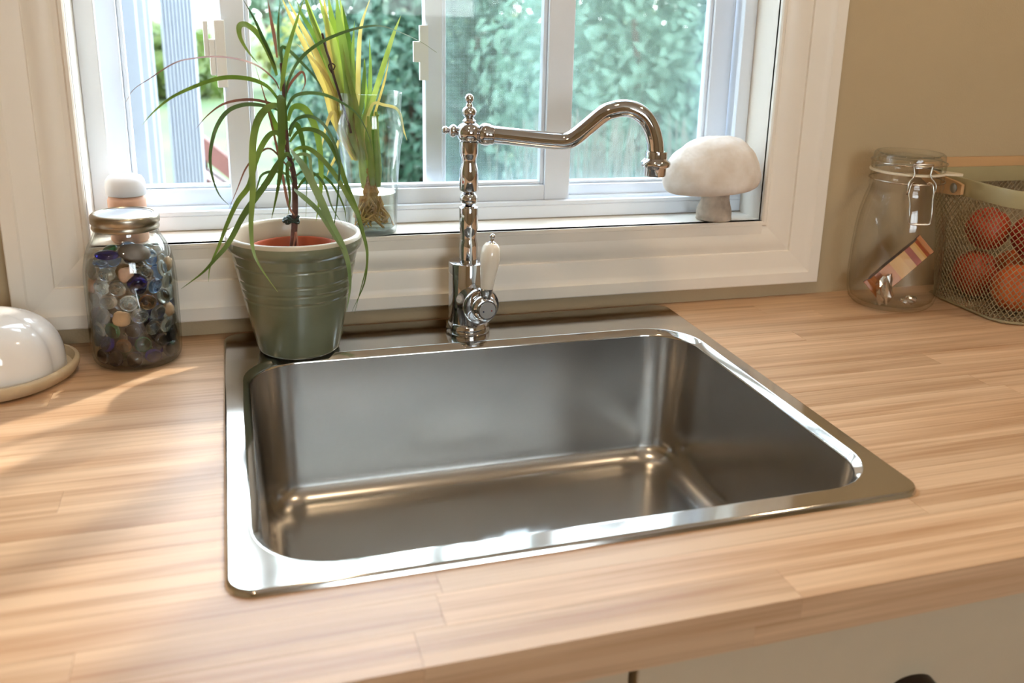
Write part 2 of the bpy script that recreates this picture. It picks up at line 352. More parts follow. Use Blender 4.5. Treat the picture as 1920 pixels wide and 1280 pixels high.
sB = sash(.0215, .5065, zs, zt, YF + .012, YF + .034, .030, .040, .024, YF + .024)
sA = sash(WX0 + .014, .046, WZ0 + .021, zt, YF + .042, YF + .062, .030, .020, .028, YF + .052)
sC = sash(.292, WX1 - .014, WZ0 + .021, zt, YF + .042, YF + .062, .026, .036, .022, YF + .052)
# latches on the stiles
def latch(u, y, z0, h, sx, parent):
    b = MB().box(u - .0065, u + .0065, y - .012, y, z0, z0 + h).box(u - .014, u - .0065, y - .010, y - .002, z0 + h * .18, z0 + h * .72)
    b.box(u - .020, u - .014, y - .009, y - .004, z0 + h * .45, z0 + h * .98)
    o = b.obj('latch', M['vinyl_g'], win); bevel(o, .0015, 2)
latch(.020, YF + .014, .315, .085, 1, sB)
MB().box(.284, .296, YF + .034, YF + .042, .325, .40).box(.275, .287, YF + .033, YF + .040, .35, .378).obj('latch', M['vinyl_g'], win)
# insect screen: fine woven mesh with a slim frame
m, nt, out = newmat('insect_screen'); tc = N(nt, 'ShaderNodeTexCoord'); sp = N(nt, 'ShaderNodeSeparateXYZ'); nt.links.new(tc.outputs['Object'], sp.inputs[0])
def sine(o):
    a = N(nt, 'ShaderNodeMath', operation='MULTIPLY'); a.inputs[1].default_value = 2 * math.pi / .0019; nt.links.new(o, a.inputs[0])
    s = N(nt, 'ShaderNodeMath', operation='SINE'); nt.links.new(a.outputs[0], s.inputs[0]); return s.outputs[0]
mxm = N(nt, 'ShaderNodeMath', operation='MAXIMUM'); nt.links.new(sine(sp.outputs['X']), mxm.inputs[0]); nt.links.new(sine(sp.outputs['Z']), mxm.inputs[1])
gr = N(nt, 'ShaderNodeMapRange'); gr.inputs['From Min'].default_value = .2; gr.inputs['From Max'].default_value = 1.; gr.inputs['To Min'].default_value = .08; gr.inputs['To Max'].default_value = .6; nt.links.new(mxm.outputs[0], gr.inputs['Value'])
tr = N(nt, 'ShaderNodeBsdfTransparent'); df = N(nt, 'ShaderNodeBsdfDiffuse'); df.inputs[0].default_value = lin((176, 196, 196)); ms = N(nt, 'ShaderNodeMixShader')
nt.links.new(gr.outputs[0], ms.inputs[0]); nt.links.new(tr.outputs[0], ms.inputs[1]); nt.links.new(df.outputs[0], ms.inputs[2]); nt.links.new(ms.outputs[0], out.inputs['Surface'])
M['screen'] = m
MB().box(.322, .752, YF + .074, YF + .0748, WZ0 + .03, zt).obj('insect_screen', M['screen'], win)
for x0, x1, z0, z1 in ((.318, .328, WZ0 + .021, zt), (.748, .758, WZ0 + .021, zt), (.328, .748, WZ0 + .021, WZ0 + .033)):
    MB().box(x0, x1, YF + .068, YF + .080, z0, z1).obj('screen_frame', M['vinyl'], win)

# ---- ceiling lamps (warm), the light of the room
m, nt, out = newmat('lamp_glow'); em = N(nt, 'ShaderNodeEmission'); em.inputs[0].default_value = (1, .74, .45, 1); em.inputs[1].default_value = 12.; nt.links.new(em.outputs[0], out.inputs['Surface']); M['lamp'] = m
for i, (x, y, nm) in enumerate(((.15, -.12, 'round recessed ceiling lamp above the sink'), (1.35, -.15, 'round recessed ceiling lamp above the clip-top jar'), (-.5, -1.7, 'round recessed ceiling lamp in the middle of the kitchen'))):
    e = empty('ceiling_lamp', (x, y, ZC), nm, 'lamp', 'recessed ceiling lamps')
    MB().lathe([(.085, -.004), (.085, 0), (.06, 0), (.06, -.004)], (x, y, ZC), seg=32, cap=False).obj('trim_ring', M['trim'], e)
    MB().lathe([(.058, -.001), (.058, 0)], (x, y, ZC), seg=32).obj('diffuser', M['lamp'], e)
    ld = bpy.data.lights.new('lamp_light', 'AREA'); ld.shape = 'DISK'; ld.size = .11; ld.energy = LAMP; ld.color = (1, .76, .50)
    lo = bpy.data.objects.new('lamp_light', ld); COL.objects.link(lo); lo.location = (x, y, ZC - .006); put(lo, e)

# ================================================================== COUNTERTOP
YCF, TH = -.115, .037
ctop = empty('countertop', (.3, .25, -TH), 'butcher-block wooden countertop of glued staves around the sink', 'countertop')
def stave(x0, x1, y0, y1, z0, z1):
    g = .00012; hx, hy, hz = (x1 - x0) / 2 - g, (y1 - y0) / 2 - g, (z1 - z0) / 2
    o = MB().box(-hx, hx, -hy, hy, -hz, hz).obj('stave', M['stave'])
    o.location = ((x0 + x1) / 2, (y0 + y1) / 2, (z0 + z1) / 2); put(o, ctop); return o
row = 0; y = YCF; SW = .0413
HX0, HX1, HY0, HY1 = .018, .618, .02, .515
while y < YW - 1e-4:
    y1 = min(y + SW, YW)
    if YW - y1 < .008: y1 = YW
    spans = [(XL, XR)] if (y1 <= HY0 or y >= HY1) else [(XL, HX0), (HX1, XR)]
    layers = [(-TH, 0)] if row else [(-TH, -TH / 2), (-TH / 2, 0)]
    for li, (z0, z1) in enumerate(layers):
        for a, b2 in spans:
            x = a; first = True
            while x < b2 - 1e-4:
                ln = rnd.uniform(.22, .85)
                if first: ln = rnd.uniform(.15, .7); first = False
                xe = x + ln
                if b2 - xe < .12: xe = b2
                stave(x, xe, y, y1, z0, z1); x = xe
    y = y1; row += 1

# ================================================================== SINK
sink = empty('kitchen_sink', (.3175, .305, 0), 'single-bowl stainless steel drop-in sink set in the wooden countertop', 'sink')
SX1, SY1 = .635, .610
OX0, OX1, OY0, OY1, OR = .030, .606, .034, .500, .062
zt0 = .0052
rim = [rrect(-.0005 , SX1 + .0005, -.0005, SY1 + .0005, .0245, .0002), rrect(0, SX1, 0, SY1, .024, .0012), rrect(.0004, SX1 - .0004, .0004, SY1 - .0004, .0236, .0026), rrect(.0014, SX1 - .0014, .0014, SY1 - .0014, .0226, .0042),
       rrect(.0030, SX1 - .0030, .0030, SY1 - .0030, .021, zt0), rrect(.0036, SX1 - .0036, .0036, SY1 - .0036, .0204, zt0)]
def ins(d, z): return rrect(OX0 + d, OX1 - d, OY0 + d, OY1 - d, max(OR - d, .012), z)
rim += [ins(-.010, zt0), ins(-.0085, zt0)]
for a_, z_ in ((-.0082, .0001), (-.0074, .0007), (-.0014, .0056), (-.0003, .0068), (0, .0085)):
    rim.append(ins(a_, zt0 - z_))
MB().loops(rim).obj('rim', M['steel'], sink, 35)
bowl = [ins(0, zt0 - .0085)]
ZB, FR = -.187, .034
for k in range(1, 9): bowl.append(ins(.009 * k / 8, -.0033 + (ZB + FR + .0033) * k / 8))
for a in range(10, 91, 10):
    bowl.append(ins(.009 + FR * (1 - math.cos(R(a))), ZB + FR * (1 - math.sin(R(a)))))
c0 = Vector((.318, .267, ZB - .004))
last = bowl[-1]
for f in (.75, .5, .3):
    bowl.append([Vector((c0.x + (p.x - c0.x) * f, c0.y + (p.y - c0.y) * f, ZB - .004 * (1 - f))) for p in last])
def ring(r, z):
    return [Vector((c0.x + r * (p - c0).xy.normalized().x, c0.y + r * (p - c0).xy.normalized().y, z)) for p in last]
bowl += [ring(.058, ZB - .004), ring(.055, ZB - .007)]
bo = MB().loops([[p for p in l] for l in bowl]).obj('bowl', M['brushed'], sink, 50)
dr = MB().lathe([(.054, -.001), (.050, -.004), (.040, -.010), (.020, -.012), (.0, -.012)], (c0.x, c0.y, ZB - .006), seg=40).obj('drain', M['steel'], sink, 40)
MB().lathe([(.0, 0), (.008, 0), (.008, .012), (.005, .015), (0, .015)], (c0.x, c0.y, ZB - .018), seg=20).obj('drain_knob', M['chrome'], sink, 40)

# ================================================================== FAUCET
FX, FY, FZ = .3155, .5554, zt0
fau = empty('faucet', (FX, FY, FZ), 'chrome bridge-neck kitchen faucet with white porcelain lever at the back of the sink', 'faucet')
C0 = (FX, FY, 0)
MB().lathe([(.0285, zt0), (.0295, .007), (.0295, .012), (.0285, .0165), (.0268, .0195), (.0262, .020)], C0, seg=56).obj('base_ring', M['chrome'], fau, 40)
MB().lathe([(.0262, .020), (.0262, .1015), (.0256, .1028), (.0245, .1032), (.0125, .1032)], C0, seg=56).obj('body', M['chrome'], fau, 40)
colp = [(.0124, .1032), (.0124, .124), (.0122, .127), (.0108, .133), (.0104, .137), (.0108, .141), (.0122, .147), (.0124, .150), (.0126, .1745), (.0120, .1762), (.0085, .1764), (.0085, .1778)]
for a in range(-70, 71, 10): colp.append((.0118 * math.cos(R(a)), .1875 + .0104 * math.sin(R(a))))
colp += [(.0085, .1970), (.0085, .1982), (.0118, .1985), (.0124, .1998), (.0124, .2235), (.0118, .228), (.0102, .2335), (.0098, .237), (.0102, .241), (.0118, .2455), (.0122, .248), (.0122, .262), (.0105, .2625)]
MB().lathe(colp, C0, seg=48).obj('column', M['chrome'], fau, 40)
hub = Vector((FX, FY, .2735))
MB().lathe([(.0165 * math.cos(R(a)), .2735 + .0150 * math.sin(R(a))) for a in range(-84, 85, 7)], C0, seg=48).obj('swivel_ball', M['chrome'], fau, 60)
fin = [(.0085, .2868), (.0088, .289), (.0068, .2905), (.0065, .2915)] + [(.0095 * math.cos(R(a)), .2995 + .0082 * math.sin(R(a))) for a in range(-60, 61, 10)] + [(.0045, .3078), (.0040, .3100)] + [(.0060 * math.cos(R(a)), .3165 + .0062 * math.sin(R(a))) for a in range(-60, 91, 10)]
MB().lathe(fin, C0, seg=36).obj('top_finial', M['chrome'], fau, 60)
# spout
def ysp(u): return FY - .062 * max(0., (u - 895) / 335)
sp_px = [(905, 250), (960, 256), (1010, 261.5), (1045, 264.5), (1062, 264), (1078, 257), (1105, 235), (1132, 213), (1150, 206), (1168, 203), (1188, 206), (1207, 218), (1220, 238), (1227, 262), (1229, 283), (1230, 292)]
sp3 = catmull([aty(u, v, ysp(u)) for u, v in sp_px], 5)
MB().tube(sp3, .0112, 24).obj('spout', M['chrome'], fau, 50)
d = (sp3[4] - sp3[0]).normalized()
col2 = [(.0085, .012), (.0120, .0135), (.0140, .017), (.0145, .021), (.0140, .025), (.0125, .028), (.0125, .031), (.0112, .033)]
MB().lathe(col2, hub, d, 36).obj('spout_collar', M['chrome'], fau, 40)
bf = [(.0075, .013)] + [(.0085 * math.cos(R(a)), .0205 + .006 * math.sin(R(a))) for a in range(-50, 51, 10)] + [(.0042, .0262)] + [(.0052 * math.cos(R(a)), .0305 + .0046 * math.sin(R(a))) for a in range(-50, 91, 10)]
MB().lathe(bf, hub, -d, 32).obj('side_finial', M['chrome'], fau, 60)
tip = sp3[-1]
MB().lathe([(.0112, .006), (.0142, .006), (.0146, .004), (.0146, -.003), (.0165, -.005), (.0195, -.0075), (.0200, -.010), (.0190, -.0135), (.0150, -.0155), (.0146, -.017), (.0146, -.024), (.0138, -.0265), (.0115, -.0265)], tip, (0, 0, 1), 40).obj('nozzle', M['chrome'], fau, 40)
# mixer valve on the front
v0 = Vector((FX, FY, .0535)); v1 = aty(914, 582, .488); vd = (v1 - v0).normalized(); vl = (v1 - v0).length
valve = MB().lathe([(.0225, .012), (.0225, .040), (.0235, .042), (.0250, .0445), (.0250, .0475), (.0235, .050), (.0170, .0505), (.0150, .0515)], v0, vd, 44).obj('valve_housing', M['chrome'], fau, 40)
kn = [(.0150, .0510), (.0172, .0535), (.0180, .0565), (.0174, .060), (.0150, .063), (.0135, .0645), (.0135, vl - .001), (.0128, vl), (.0112, vl)]
MB().lathe(kn, v0, vd, 40).obj('knob', M['chrome'], fau, 40)
MB().lathe([(.0112, vl - .001), (.0110, vl + .0004), (0, vl + .0006)], v0, vd, 36).obj('index_plate', M['greyplate'], fau, 60)
sx_ = Vector((1, .22, 0)).normalized()
for s, mm in ((-1, 'blue'), (1, 'red')):
    MB().lathe([(.0011, 0), (.0011, .0010), (0, .0010)], v0 + vd * vl + sx_ * .0058 * s + Vector((0, 0, -.001)), vd, 12).obj('index_dot', M[mm], fau)
l0 = v0 + vd * .0580; l1 = aty(922, 455, l0.y + .004); ld_ = (l1 - l0).normalized(); ll = (l1 - l0).length
MB().lathe([(.0075, .010), (.0070, .018), (.0082, .021), (.0085, .0265)], l0, ld_, 28).obj('lever_stem', M['chrome'], fau, 40)
lev = [(.0078, .0255), (.0085, .030), (.0100, .042), (.0118, .056), (.0130, ll - .022), (.0128, ll - .014), (.0112, ll - .006), (.0080, ll - .001), (.0045, ll)]
lo_ = MB().lathe(lev, l0, ld_, 36).obj('lever_handle', M['porcelain'], fau, 60)
MB().lathe([(.0058, ll - .001), (.0050, ll + .001), (.0026, ll + .002), (.0024, ll + .005)] + [(.0036 * math.cos(R(a)), ll + .0085 + .0036 * math.sin(R(a))) for a in range(-50, 91, 10)], l0, ld_, 24).obj('lever_tip', M['chrome'], fau, 60)

# ================================================================== GREEN POT, NURSERY POT, PLANT
PX, PY = .0918, .5345
pot = empty('flower_pot', (PX, PY, zt0), 'sage green glazed ceramic flower pot with ribbed bands on the sink corner', 'flower pot')
Z0 = zt0
def potr(z): return .0485 + (.0765 - .0485) * ((z - Z0) / (.142 - Z0)) ** .93
pp = [(.0, Z0), (.044, Z0), (.0475, Z0 + .0015)]
zz = Z0 + .004
grooves = (.080, .0915, .103, .1225)
while zz < .136:
    r = potr(zz)
    for g in grooves:
        if abs(zz - g) < .0022: r -= .0011 * (1 - abs(zz - g) / .0022)
    pp.append((r, zz)); zz += .0011
pp += [(.0768, .137), (.0790, .1395), (.0808, .1425), (.0815, .147), (.0812, .152)]
MB().lathe(pp, (PX, PY, 0), seg=72, cap=False).obj('pot_body', M['glaze'], pot, 60)
MB().lathe([(.0812, .152), (.0802, .1555), (.0780, .1575), (.0755, .1568), (.0738, .153), (.0725, .140), (.0660, .100), (.0460, .012), (0, .012)], (PX, PY, 0), seg=72, cap=False).obj('pot_lip', M['glaze_in'], pot, 60)
npot = empty('nursery_pot', (PX, PY, .0125), 'terracotta coloured inner pot with dark soil inside the green pot', 'plant pot')
NX, NY = PX + .001, PY + .003
MB().lathe([(0, .0125), (.041, .0125), (.0535, .126), (.0565, .127), (.0572, .132), (.0565, .1365), (.0545, .1375), (.0530, .1355), (.0520, .120), (.0500, .1115)], (NX, NY, 0), seg=56, cap=False).obj('pot_body', M['terra'], npot, 50)
MB().lathe([(.0505, .111), (.03, .1135), (.0, .1145)], (NX, NY, 0), seg=40, cap=False).obj('soil', M['soil'], npot, 60)

def px3(k): return lambda x, y: (k[0] + x / k[2], k[1] + y / k[2])
c3 = px3((330, 0, 3.048)); c4 = px3((380, 380, 4.0)); c1 = px3((0, 0, 3.048)); cc = lambda x, y: (x, y)
plant = empty('dracaena_plant', (NX, NY, .113), 'spindly houseplant with long arching narrow leaves in the green pot', 'plant')
stem_px = [(548, 474), (551, 440), (553, 400), (553, 360), (551, 330), (545, 302), (539, 284), (537, 255), (535, 225), (533, 190), (530, 150), (527, 118)]
SY = NY
stp = catmull([aty(u, v, SY) for u, v in stem_px], 4)
base_ = stp[0]; stp = [Vector((base_.x, base_.y, .109))] + stp
MB().tube(stp, [.0042 - .0026 * i / len(stp) for i in range(len(stp))], 10).obj('stem', M['stem'], plant, 60)
tb = MB()
for k in range(3):
    pts = [aty(548, 412, SY) + Vector((.0075 * math.cos(a) - .003 * (k == 1), .006 * math.sin(a), .002 * math.sin(a * 3 + k) + .0022 * (k - 1))) for a in [2 * math.pi * i / 16 for i in range(17)]]
    tb.tube(pts, .0017, 6)
tb.obj('wire_tie', M['tie'], plant, 60)

def ribbon(P, wmax, thick=.0005, prof=None, face=None, twist=0., fold=.25):
    """a leaf blade: closed strip with a raised midrib, thickness and taper, along a 3-D curve"""
    n = len(P); L = []; face = Vector(face or (0, -1, .25))
    for i in range(n):
        t = (P[min(i + 1, n - 1)] - P[max(i - 1, 0)]).normalized(); f = i / (n - 1)
        fv = Matrix.Rotation(twist * f, 3, t) @ face
        wd = t.cross(fv)
        if wd.length < .15: wd = t.cross(Vector((1, 0, .3)))
        wd.normalize(); nn = wd.cross(t).normalized()
        w_ = wmax * (prof(f) if prof else (min(1, .45 + f * 2.2) * (1 - max(0, (f - .45) / .55) ** 1.6) + .04)) / 2
        th = thick * (1 - .6 * f)
        L.append([P[i] + wd * w_ + nn * w_ * fold, P[i] + nn * th, P[i] - wd * w_ + nn * w_ * fold, P[i] - nn * th])
    return MB().loops(L, True, True, True)

# (control points in the photo, depth at base and tip relative to the stem, width mm, material)
LV = [
 (c3, [(600, 520), (610, 430), (625, 330), (660, 200), (700, 80), (735, -20)], 0, -.02, 9, 'leaf'),
 (c3, [(578, 330), (560, 200), (545, 120), (523, -10)], 0, .01, 5, 'leafdry'),
 (c3, [(590, 320), (585, 150), (596, -10)], .004, .01, 4, 'leaf2'),
 (c3, [(570, 400), (550, 340), (500, 220), (450, 110), (380, -10)], 0, -.03, 7, 'leaf2'),
 (c3, [(575, 430), (556, 370), (510, 262), (455, 183), (395, 141), (360, 155), (368, 220), (415, 300), (470, 365)], 0, -.045, 9, 'leaf'),
 (c3, [(590, 510), (560, 455), (480, 385), (380, 345), (240, 325), (100, 335), (-10, 362), (-150, 450), (-240, 510), (-285, 580)], 0, -.03, 4, 'leafdry'),
 (c3, [(600, 590), (530, 500), (440, 455), (330, 440), (230, 450), (100, 495), (-30, 558), (-130, 640), (-195, 715)], 0, -.06, 6.5, 'leaf'),
 (c3, [(605, 640), (590, 610), (480, 575), (380, 570), (270, 595), (180, 660), (110, 740)], 0, -.03, 4, 'leafdry'),
 (c3, [(610, 650), (560, 620), (470, 600), (380, 600), (290, 640), (225, 740), (195, 880), (205, 1000), (245, 1110), (310, 1180)], 0, -.07, 6, 'leaf2'),
 (c3, [(625, 680), (590, 610), (530, 612), (470, 680), (440, 790), (432, 950), (435, 1100), (425, 1280), (436, 1420), (470, 1510), (530, 1600), (582, 1668)], 0, -.125, 11, 'leaf'),
 (c3, [(630, 740), (615, 600), (598, 560), (602, 640), (605, 760), (603, 880), (597, 990), (575, 1120), (545, 1255)], -.003, -.062, 11, 'leaf'),
 (c3, [(628, 800), (590, 760), (545, 665), (515, 560)], 0, -.01, 10, 'leaf'),
 (c3, [(660, 900), (630, 880), (580, 940), (520, 1040), (440, 1150), (380, 1240), (300, 1390), (225, 1480), (150, 1560), (30, 1650)], 0, -.10, 9, 'leaf'),
 (c3, [(635, 830), (590, 765), (540, 765), (490, 830), (450, 930), (415, 1060), (350, 1150), (290, 1280), (245, 1400), (195, 1520), (185, 1610)], 0, -.09, 9, 'leaf'),
 (c3, [(622, 600), (640, 470), (700, 350), (800, 260), (920, 200), (1050, 160), (1170, 150), (1280, 185), (1400, 240), (1490, 300)], 0, -.03, 5, 'leaf2'),
 (c3, [(625, 640), (670, 555), (750, 530), (850, 540), (950, 585), (1040, 655), (1100, 770), (1120, 860)], 0, -.03, 6, 'leaf2'),
 (c3, [(640, 690), (660, 620), (700, 605), (750, 635), (800, 740), (825, 880), (830, 1050), (815, 1180), (800, 1265)], 0, -.015, 10, 'leaf'),
 (c3, [(645, 740), (690, 680), (760, 665), (830, 700), (890, 790), (930, 920), (925, 1100), (905, 1270), (885, 1400)], 0, -.05, 6, 'leaf2'),
 (c3, [(648, 780), (665, 720), (690, 715), (715, 780), (735, 900), (745, 1050), (742, 1240)], 0, .005, 9, 'leaf'),
 (c3, [(650, 810), (700, 750), (770, 740), (850, 780), (920, 900), (970, 1050), (1030, 1200), (1060, 1310), (1085, 1400), (1092, 1480), (1075, 1620), (1005, 1780)], 0, -.075, 8, 'leaf'),
 (c3, [(655, 850), (680, 890), (720, 940), (770, 1030), (830, 1150), (890, 1290), (950, 1400), (985, 1510), (995, 1640), (975, 1780)], -.002, -.105, 11, 'leaf2'),
 (c3, [(660, 870), (700, 845), (760, 850), (830, 905), (900, 990), (950, 1070), (1010, 1180), (1050, 1262), (1080, 1390), (1090, 1500), (1050, 1670), (1020, 1790)], 0, -.085, 8, 'leaf'),
 (c3, [(675, 1080), (705, 1105), (760, 1150), (820, 1210), (870, 1290), (930, 1390), (975, 1460)], -.002, -.09, 8, 'leaf2'),
 (c3, [(660, 930), (700, 885), (760, 890), (770, 960), (790, 1050), (800, 1160)], 0, -.04, 5, 'leaf2'),
 (c3, [(665, 960), (640, 930), (635, 1000), (650, 1120), (640, 1230)], 0, -.03, 6, 'leaf'),
 (c3, [(668, 1000), (620, 930), (540, 850), (470, 880), (400, 960), (350, 1080), (300, 1200)], 0, -.06, 3, 'leafdry'),
 (c3, [(670, 1050), (640, 1000), (560, 980), (490, 1000), (460, 1080), (400, 1260)], 0, -.05, 4, 'leaf2'),
 (c3, [(672, 1020), (720, 980), (790, 990), (850, 1060), (890, 1180), (950, 1280)], 0, -.05, 4, 'leaf2'),
 (c3, [(690, 1080), (750, 1010), (830, 1000), (900, 1060), (960, 1180), (975, 1270)], .002, .02, 6, 'leaf'),
 (c3, [(630, 540), (660, 470), (720, 410), (740, 470), (710, 540)], 0, -.02, 4, 'leafdry'),
 (c3, [(628, 520), (600, 290), (640, 285), (720, 360), (800, 450), (860, 560)], .003, .012, 5, 'leaf2'),
 (c3, [(676, 1230), (640, 1160), (590, 900), (520, 600), (450, 365)], -.006, -.012, 4, 'leafdry'),
 (c4, [(672, 360), (690, 280), (700, 220), (715, 320), (722, 352)], -.004, -.012, 3, 'leafdry'),
]
for fpx, pts, d0, d1, wmm, mk in LV:
    n = len(pts); P = []
    for i, (x, y) in enumerate(pts):
        f = i / (n - 1); u, v = fpx(x, y)
        P.append(aty(u, v, SY + d0 + (d1 - d0) * min(1, f * 1.25)))
    ribbon(catmull(P, 5), wmm * .76 / 1000, .0005, None, (rnd.uniform(-.5, .5), -1, rnd.uniform(-.2, .6)), rnd.uniform(-1.2, 1.2)).obj('leaf', M[mk], plant, 60)

# ================================================================== GLASS WITH LEMONGRASS
VX, VY, VZ = .2015, .6455, WZ0
vase = empty('drinking_glass', (VX, VY, VZ), 'tall clear drinking glass with a bulge near the rim on the window sill', 'glass')
vo = [(0, VZ), (.030, VZ), (.0325, VZ + .002), (.0330, VZ + .006), (.0365, .20), (.0405, .245), (.0432, .256), (.0442, .266), (.0435, .276), (.0412, .288), (.0425, .312), (.0428, .3155)]
vi = [(.0420, .3160), (.0412, .3145), (.0400, .288), (.0420, .276), (.0426, .266), (.0418, .257), (.0392, .245), (.0352, .20), (.0312, VZ + .010), (.028, VZ + .007), (0, VZ + .007)]
MB().lathe(vo + vi, (VX, VY, 0), seg=56, cap=False).obj('glass_wall', M['glass'], vase, 60)
wat = MB().lathe([(0, VZ + .0075), (.0275, VZ + .0075), (.0308, VZ + .011), (.0335, .183), (.033, .1826), (0, .1824)], (VX, VY, 0), seg=48, cap=False).obj('water', M['water'])
tag(wat, 'clear water standing in the tall glass with roots', 'water')
lg = empty('lemongrass', (VX, VY, VZ + .008), 'lemongrass clump with yellow-green blades and roots in the tall glass', 'plant')
r2 = random.Random(21)
rt = MB()
for i in range(90):
    a = r2.uniform(0, 6.283); rr = .028 * math.sqrt(r2.random()); p0 = Vector((VX + .006 * r2.uniform(-1, 1), VY + .006 * r2.uniform(-1, 1), r2.uniform(.185, .215)))
    q = [p0]
    for k in range(1, 7):
        f = k / 6; q.append(Vector((VX + rr * f * math.cos(a + f * r2.uniform(-.5, 1.2)), VY + rr * f * math.sin(a + f * r2.uniform(-.5, 1.2)), p0.z + (VZ + .011 + .012 * r2.random() - p0.z) * f)))
    rt.tube(catmull(q, 2), .0009 if i % 4 else .0018, 5)
ro = rt.obj('roots', M['root'], lg, 60); ro['kind'] = 'stuff'
for i in range(7):
    a = i * 2.4; b0 = Vector((VX + .010 * math.cos(a), VY + .008 * math.sin(a), .185 + .01 * r2.random())); b1 = Vector((VX + .013 * math.cos(a) - .004, VY + .010 * math.sin(a), .275 + .02 * r2.random()))
    MB().tube([b0, b0.lerp(b1, .2) + Vector((0, 0, 0)), b0.lerp(b1, .6), b1], [.003, .0050, .0032, .002], 10).obj('stalk', M['bladeg' if i % 2 else 'blade'], lg, 60)
BL = [([(900, 690), (850, 520), (760, 310), (670, 130), (600, -20)], 'bladey', 8), ([(930, 700), (880, 500), (800, 300), (720, 150), (640, 0)], 'bladey', 9), ([(940, 700), (900, 470), (850, 300), (790, 130), (740, -20)], 'blade', 10),
      ([(950, 700), (925, 480), (880, 280), (860, 120), (845, -20)], 'bladey', 8), ([(960, 720), (940, 500), (900, 250), (850, 100), (815, -20)], 'blade', 11), ([(970, 720), (960, 520), (930, 260), (890, 100), (870, -20)], 'blade', 10),
      ([(990, 720), (985, 500), (960, 270), (930, 110), (920, -20)], 'bladeg', 11), ([(1000, 720), (1000, 550), (985, 330), (960, 160), (935, -20)], 'blade', 10), ([(1010, 720), (1015, 520), (1000, 340), (980, 180), (950, 20)], 'bladeg', 9),
      ([(1020, 720), (1015, 560), (1012, 300), (1020, 120)], 'bladeg', 6), ([(1030, 730), (1040, 560), (1045, 330), (1060, 150), (1110, -10)], 'bladey', 7), ([(1040, 730), (1060, 600), (1075, 440), (1080, 340)], 'bladeg', 6),
      ([(1060, 730), (1100, 590), (1110, 400), (1105, 220)], 'bladeg', 6), ([(1070, 740), (1120, 590), (1180, 400), (1240, 210), (1285, 90)], 'blade', 8), ([(1060, 740), (1090, 620), (1080, 480), (1075, 330)], 'blade', 6),
      ([(960, 720), (930, 600), (880, 480), (800, 360), (690, 250)], 'bladey', 7), ([(980, 740), (970, 600), (900, 420), (830, 250), (760, 60), (735, -30)], 'blade', 8), ([(1000, 740), (1020, 600), (990, 450), (965, 200), (905, -20)], 'bladey', 7),
      ([(1040, 740), (1030, 620), (1000, 500), (975, 400), (950, 250)], 'blade', 8), ([(1090, 760), (1140, 680), (1165, 650)], 'bladeg', 5), ([(1080, 760), (1120, 600), (1190, 600), (1270, 630), (1300, 740), (1320, 800)], 'bladey', 4),
      ([(930, 760), (900, 640), (860, 720), (820, 900)], 'bladey', 5), ([(940, 800), (910, 900), (880, 960), (860, 1010)], 'bladey', 4), ([(1100, 780), (1180, 500), (1200, 420), (1220, 330)], 'bladey', 4), ([(970, 720), (935, 560), (870, 380), (790, 200), (720, 80), (690, 0)], 'bladeg', 8)]
for pts, mk, wmm in BL:
    dy = r2.uniform(-.014, .016); n = len(pts); P = []
    base3 = aty(*c3(*pts[0]), VY + dy * .5); foot = Vector((VX - .004 + (base3.x - VX) * .35, VY + dy * .3, .262))
    for i, (x, y) in enumerate(pts):
        u, v = c3(x, y); P.append(aty(u, v, VY + dy * (.5 + i / (n - 1) * 1.2)))
    if P[0].z > .235: P = [Vector((VX + (P[0].x - VX) * .5, VY + dy * .3, .225))] + P
    ribbon(catmull(P, 5), wmm / 1000, .0004, lambda f: min(1, .3 + f * 3.5) * ((1 - max(0, (f - .55) / .45) ** 2) * .92 + .05), (r2.uniform(-.4, .4), -1, .1), r2.uniform(-.8, .8)).obj('leaf', M[mk], lg, 60)
MB().tube(catmull([aty(*c3(x, y), VY - .018) for x, y in ((835, 190), (860, 290), (880, 350), (900, 430), (940, 560), (985, 700), (1000, 760))], 4), .0016, 6).obj('dead_shoot', M['twig'], lg, 60)
MB().tube(catmull([aty(*c3(x, y), VY - .018) for x, y in ((900, 430), (880, 400), (872, 372), (890, 362), (908, 375), (900, 400))], 4), .0009, 5).obj('dead_curl', M['twig'], lg, 60)

# ================================================================== MASON JAR AND ITS GEMS
JX, JY = -.0982, .5530
jar = empty('mason_jar', (JX, JY, 0), 'glass mason jar with metal screw lid filled with glass gems', 'jar')
jo = [(0, .0004), (.040, .0004), (.046, .002), (.0495, .007), (.0510, .014), (.0515, .030), (.0515, .100), (.0505, .118), (.0475, .134), (.0430, .146), (.0385, .154), (.0358, .160), (.0350, .165), (.0350, .182)]
ji = [(.0328, .182), (.0328, .165), (.0336, .160), (.0362, .153), (.0408, .144), (.0452, .132), (.0482, .117), (.0491, .100), (.0491, .030), (.0486, .015), (.0468, .009), (.042, .0055), (0, .0055)]
MB().lathe(jo + ji, (JX, JY, 0), seg=64, cap=False).obj('glass_body', M['glass'], jar, 60)
lidp = [(.0352, .1640), (.0366, .1645), (.0372, .1665), (.0366, .1690), (.0362, .1705), (.0368, .1715)]
MB().lathe(lidp, (JX, JY, 0), seg=64, cap=False).obj('lid_collar', M['zinc'], jar, 60)
sg = 120; L = []
for r, z in ((.0368, .1715), (.0376, .1725), (.0376, .1795), (.0370, .1815), (.0352, .1830), (.0325, .1832), (.0318, .1822)):
    L.append([Vector((JX + (r + (.00035 if (j % 2 and .172 < z < .181) else 0)) * math.cos(2 * math.pi * j / sg), JY + (r + (.00035 if (j % 2 and .172 < z < .181) else 0)) * math.sin(2 * math.pi * j / sg), z)) for j in range(sg)])
MB().loops(L).obj('lid_band', M['zinc'], jar, 50)
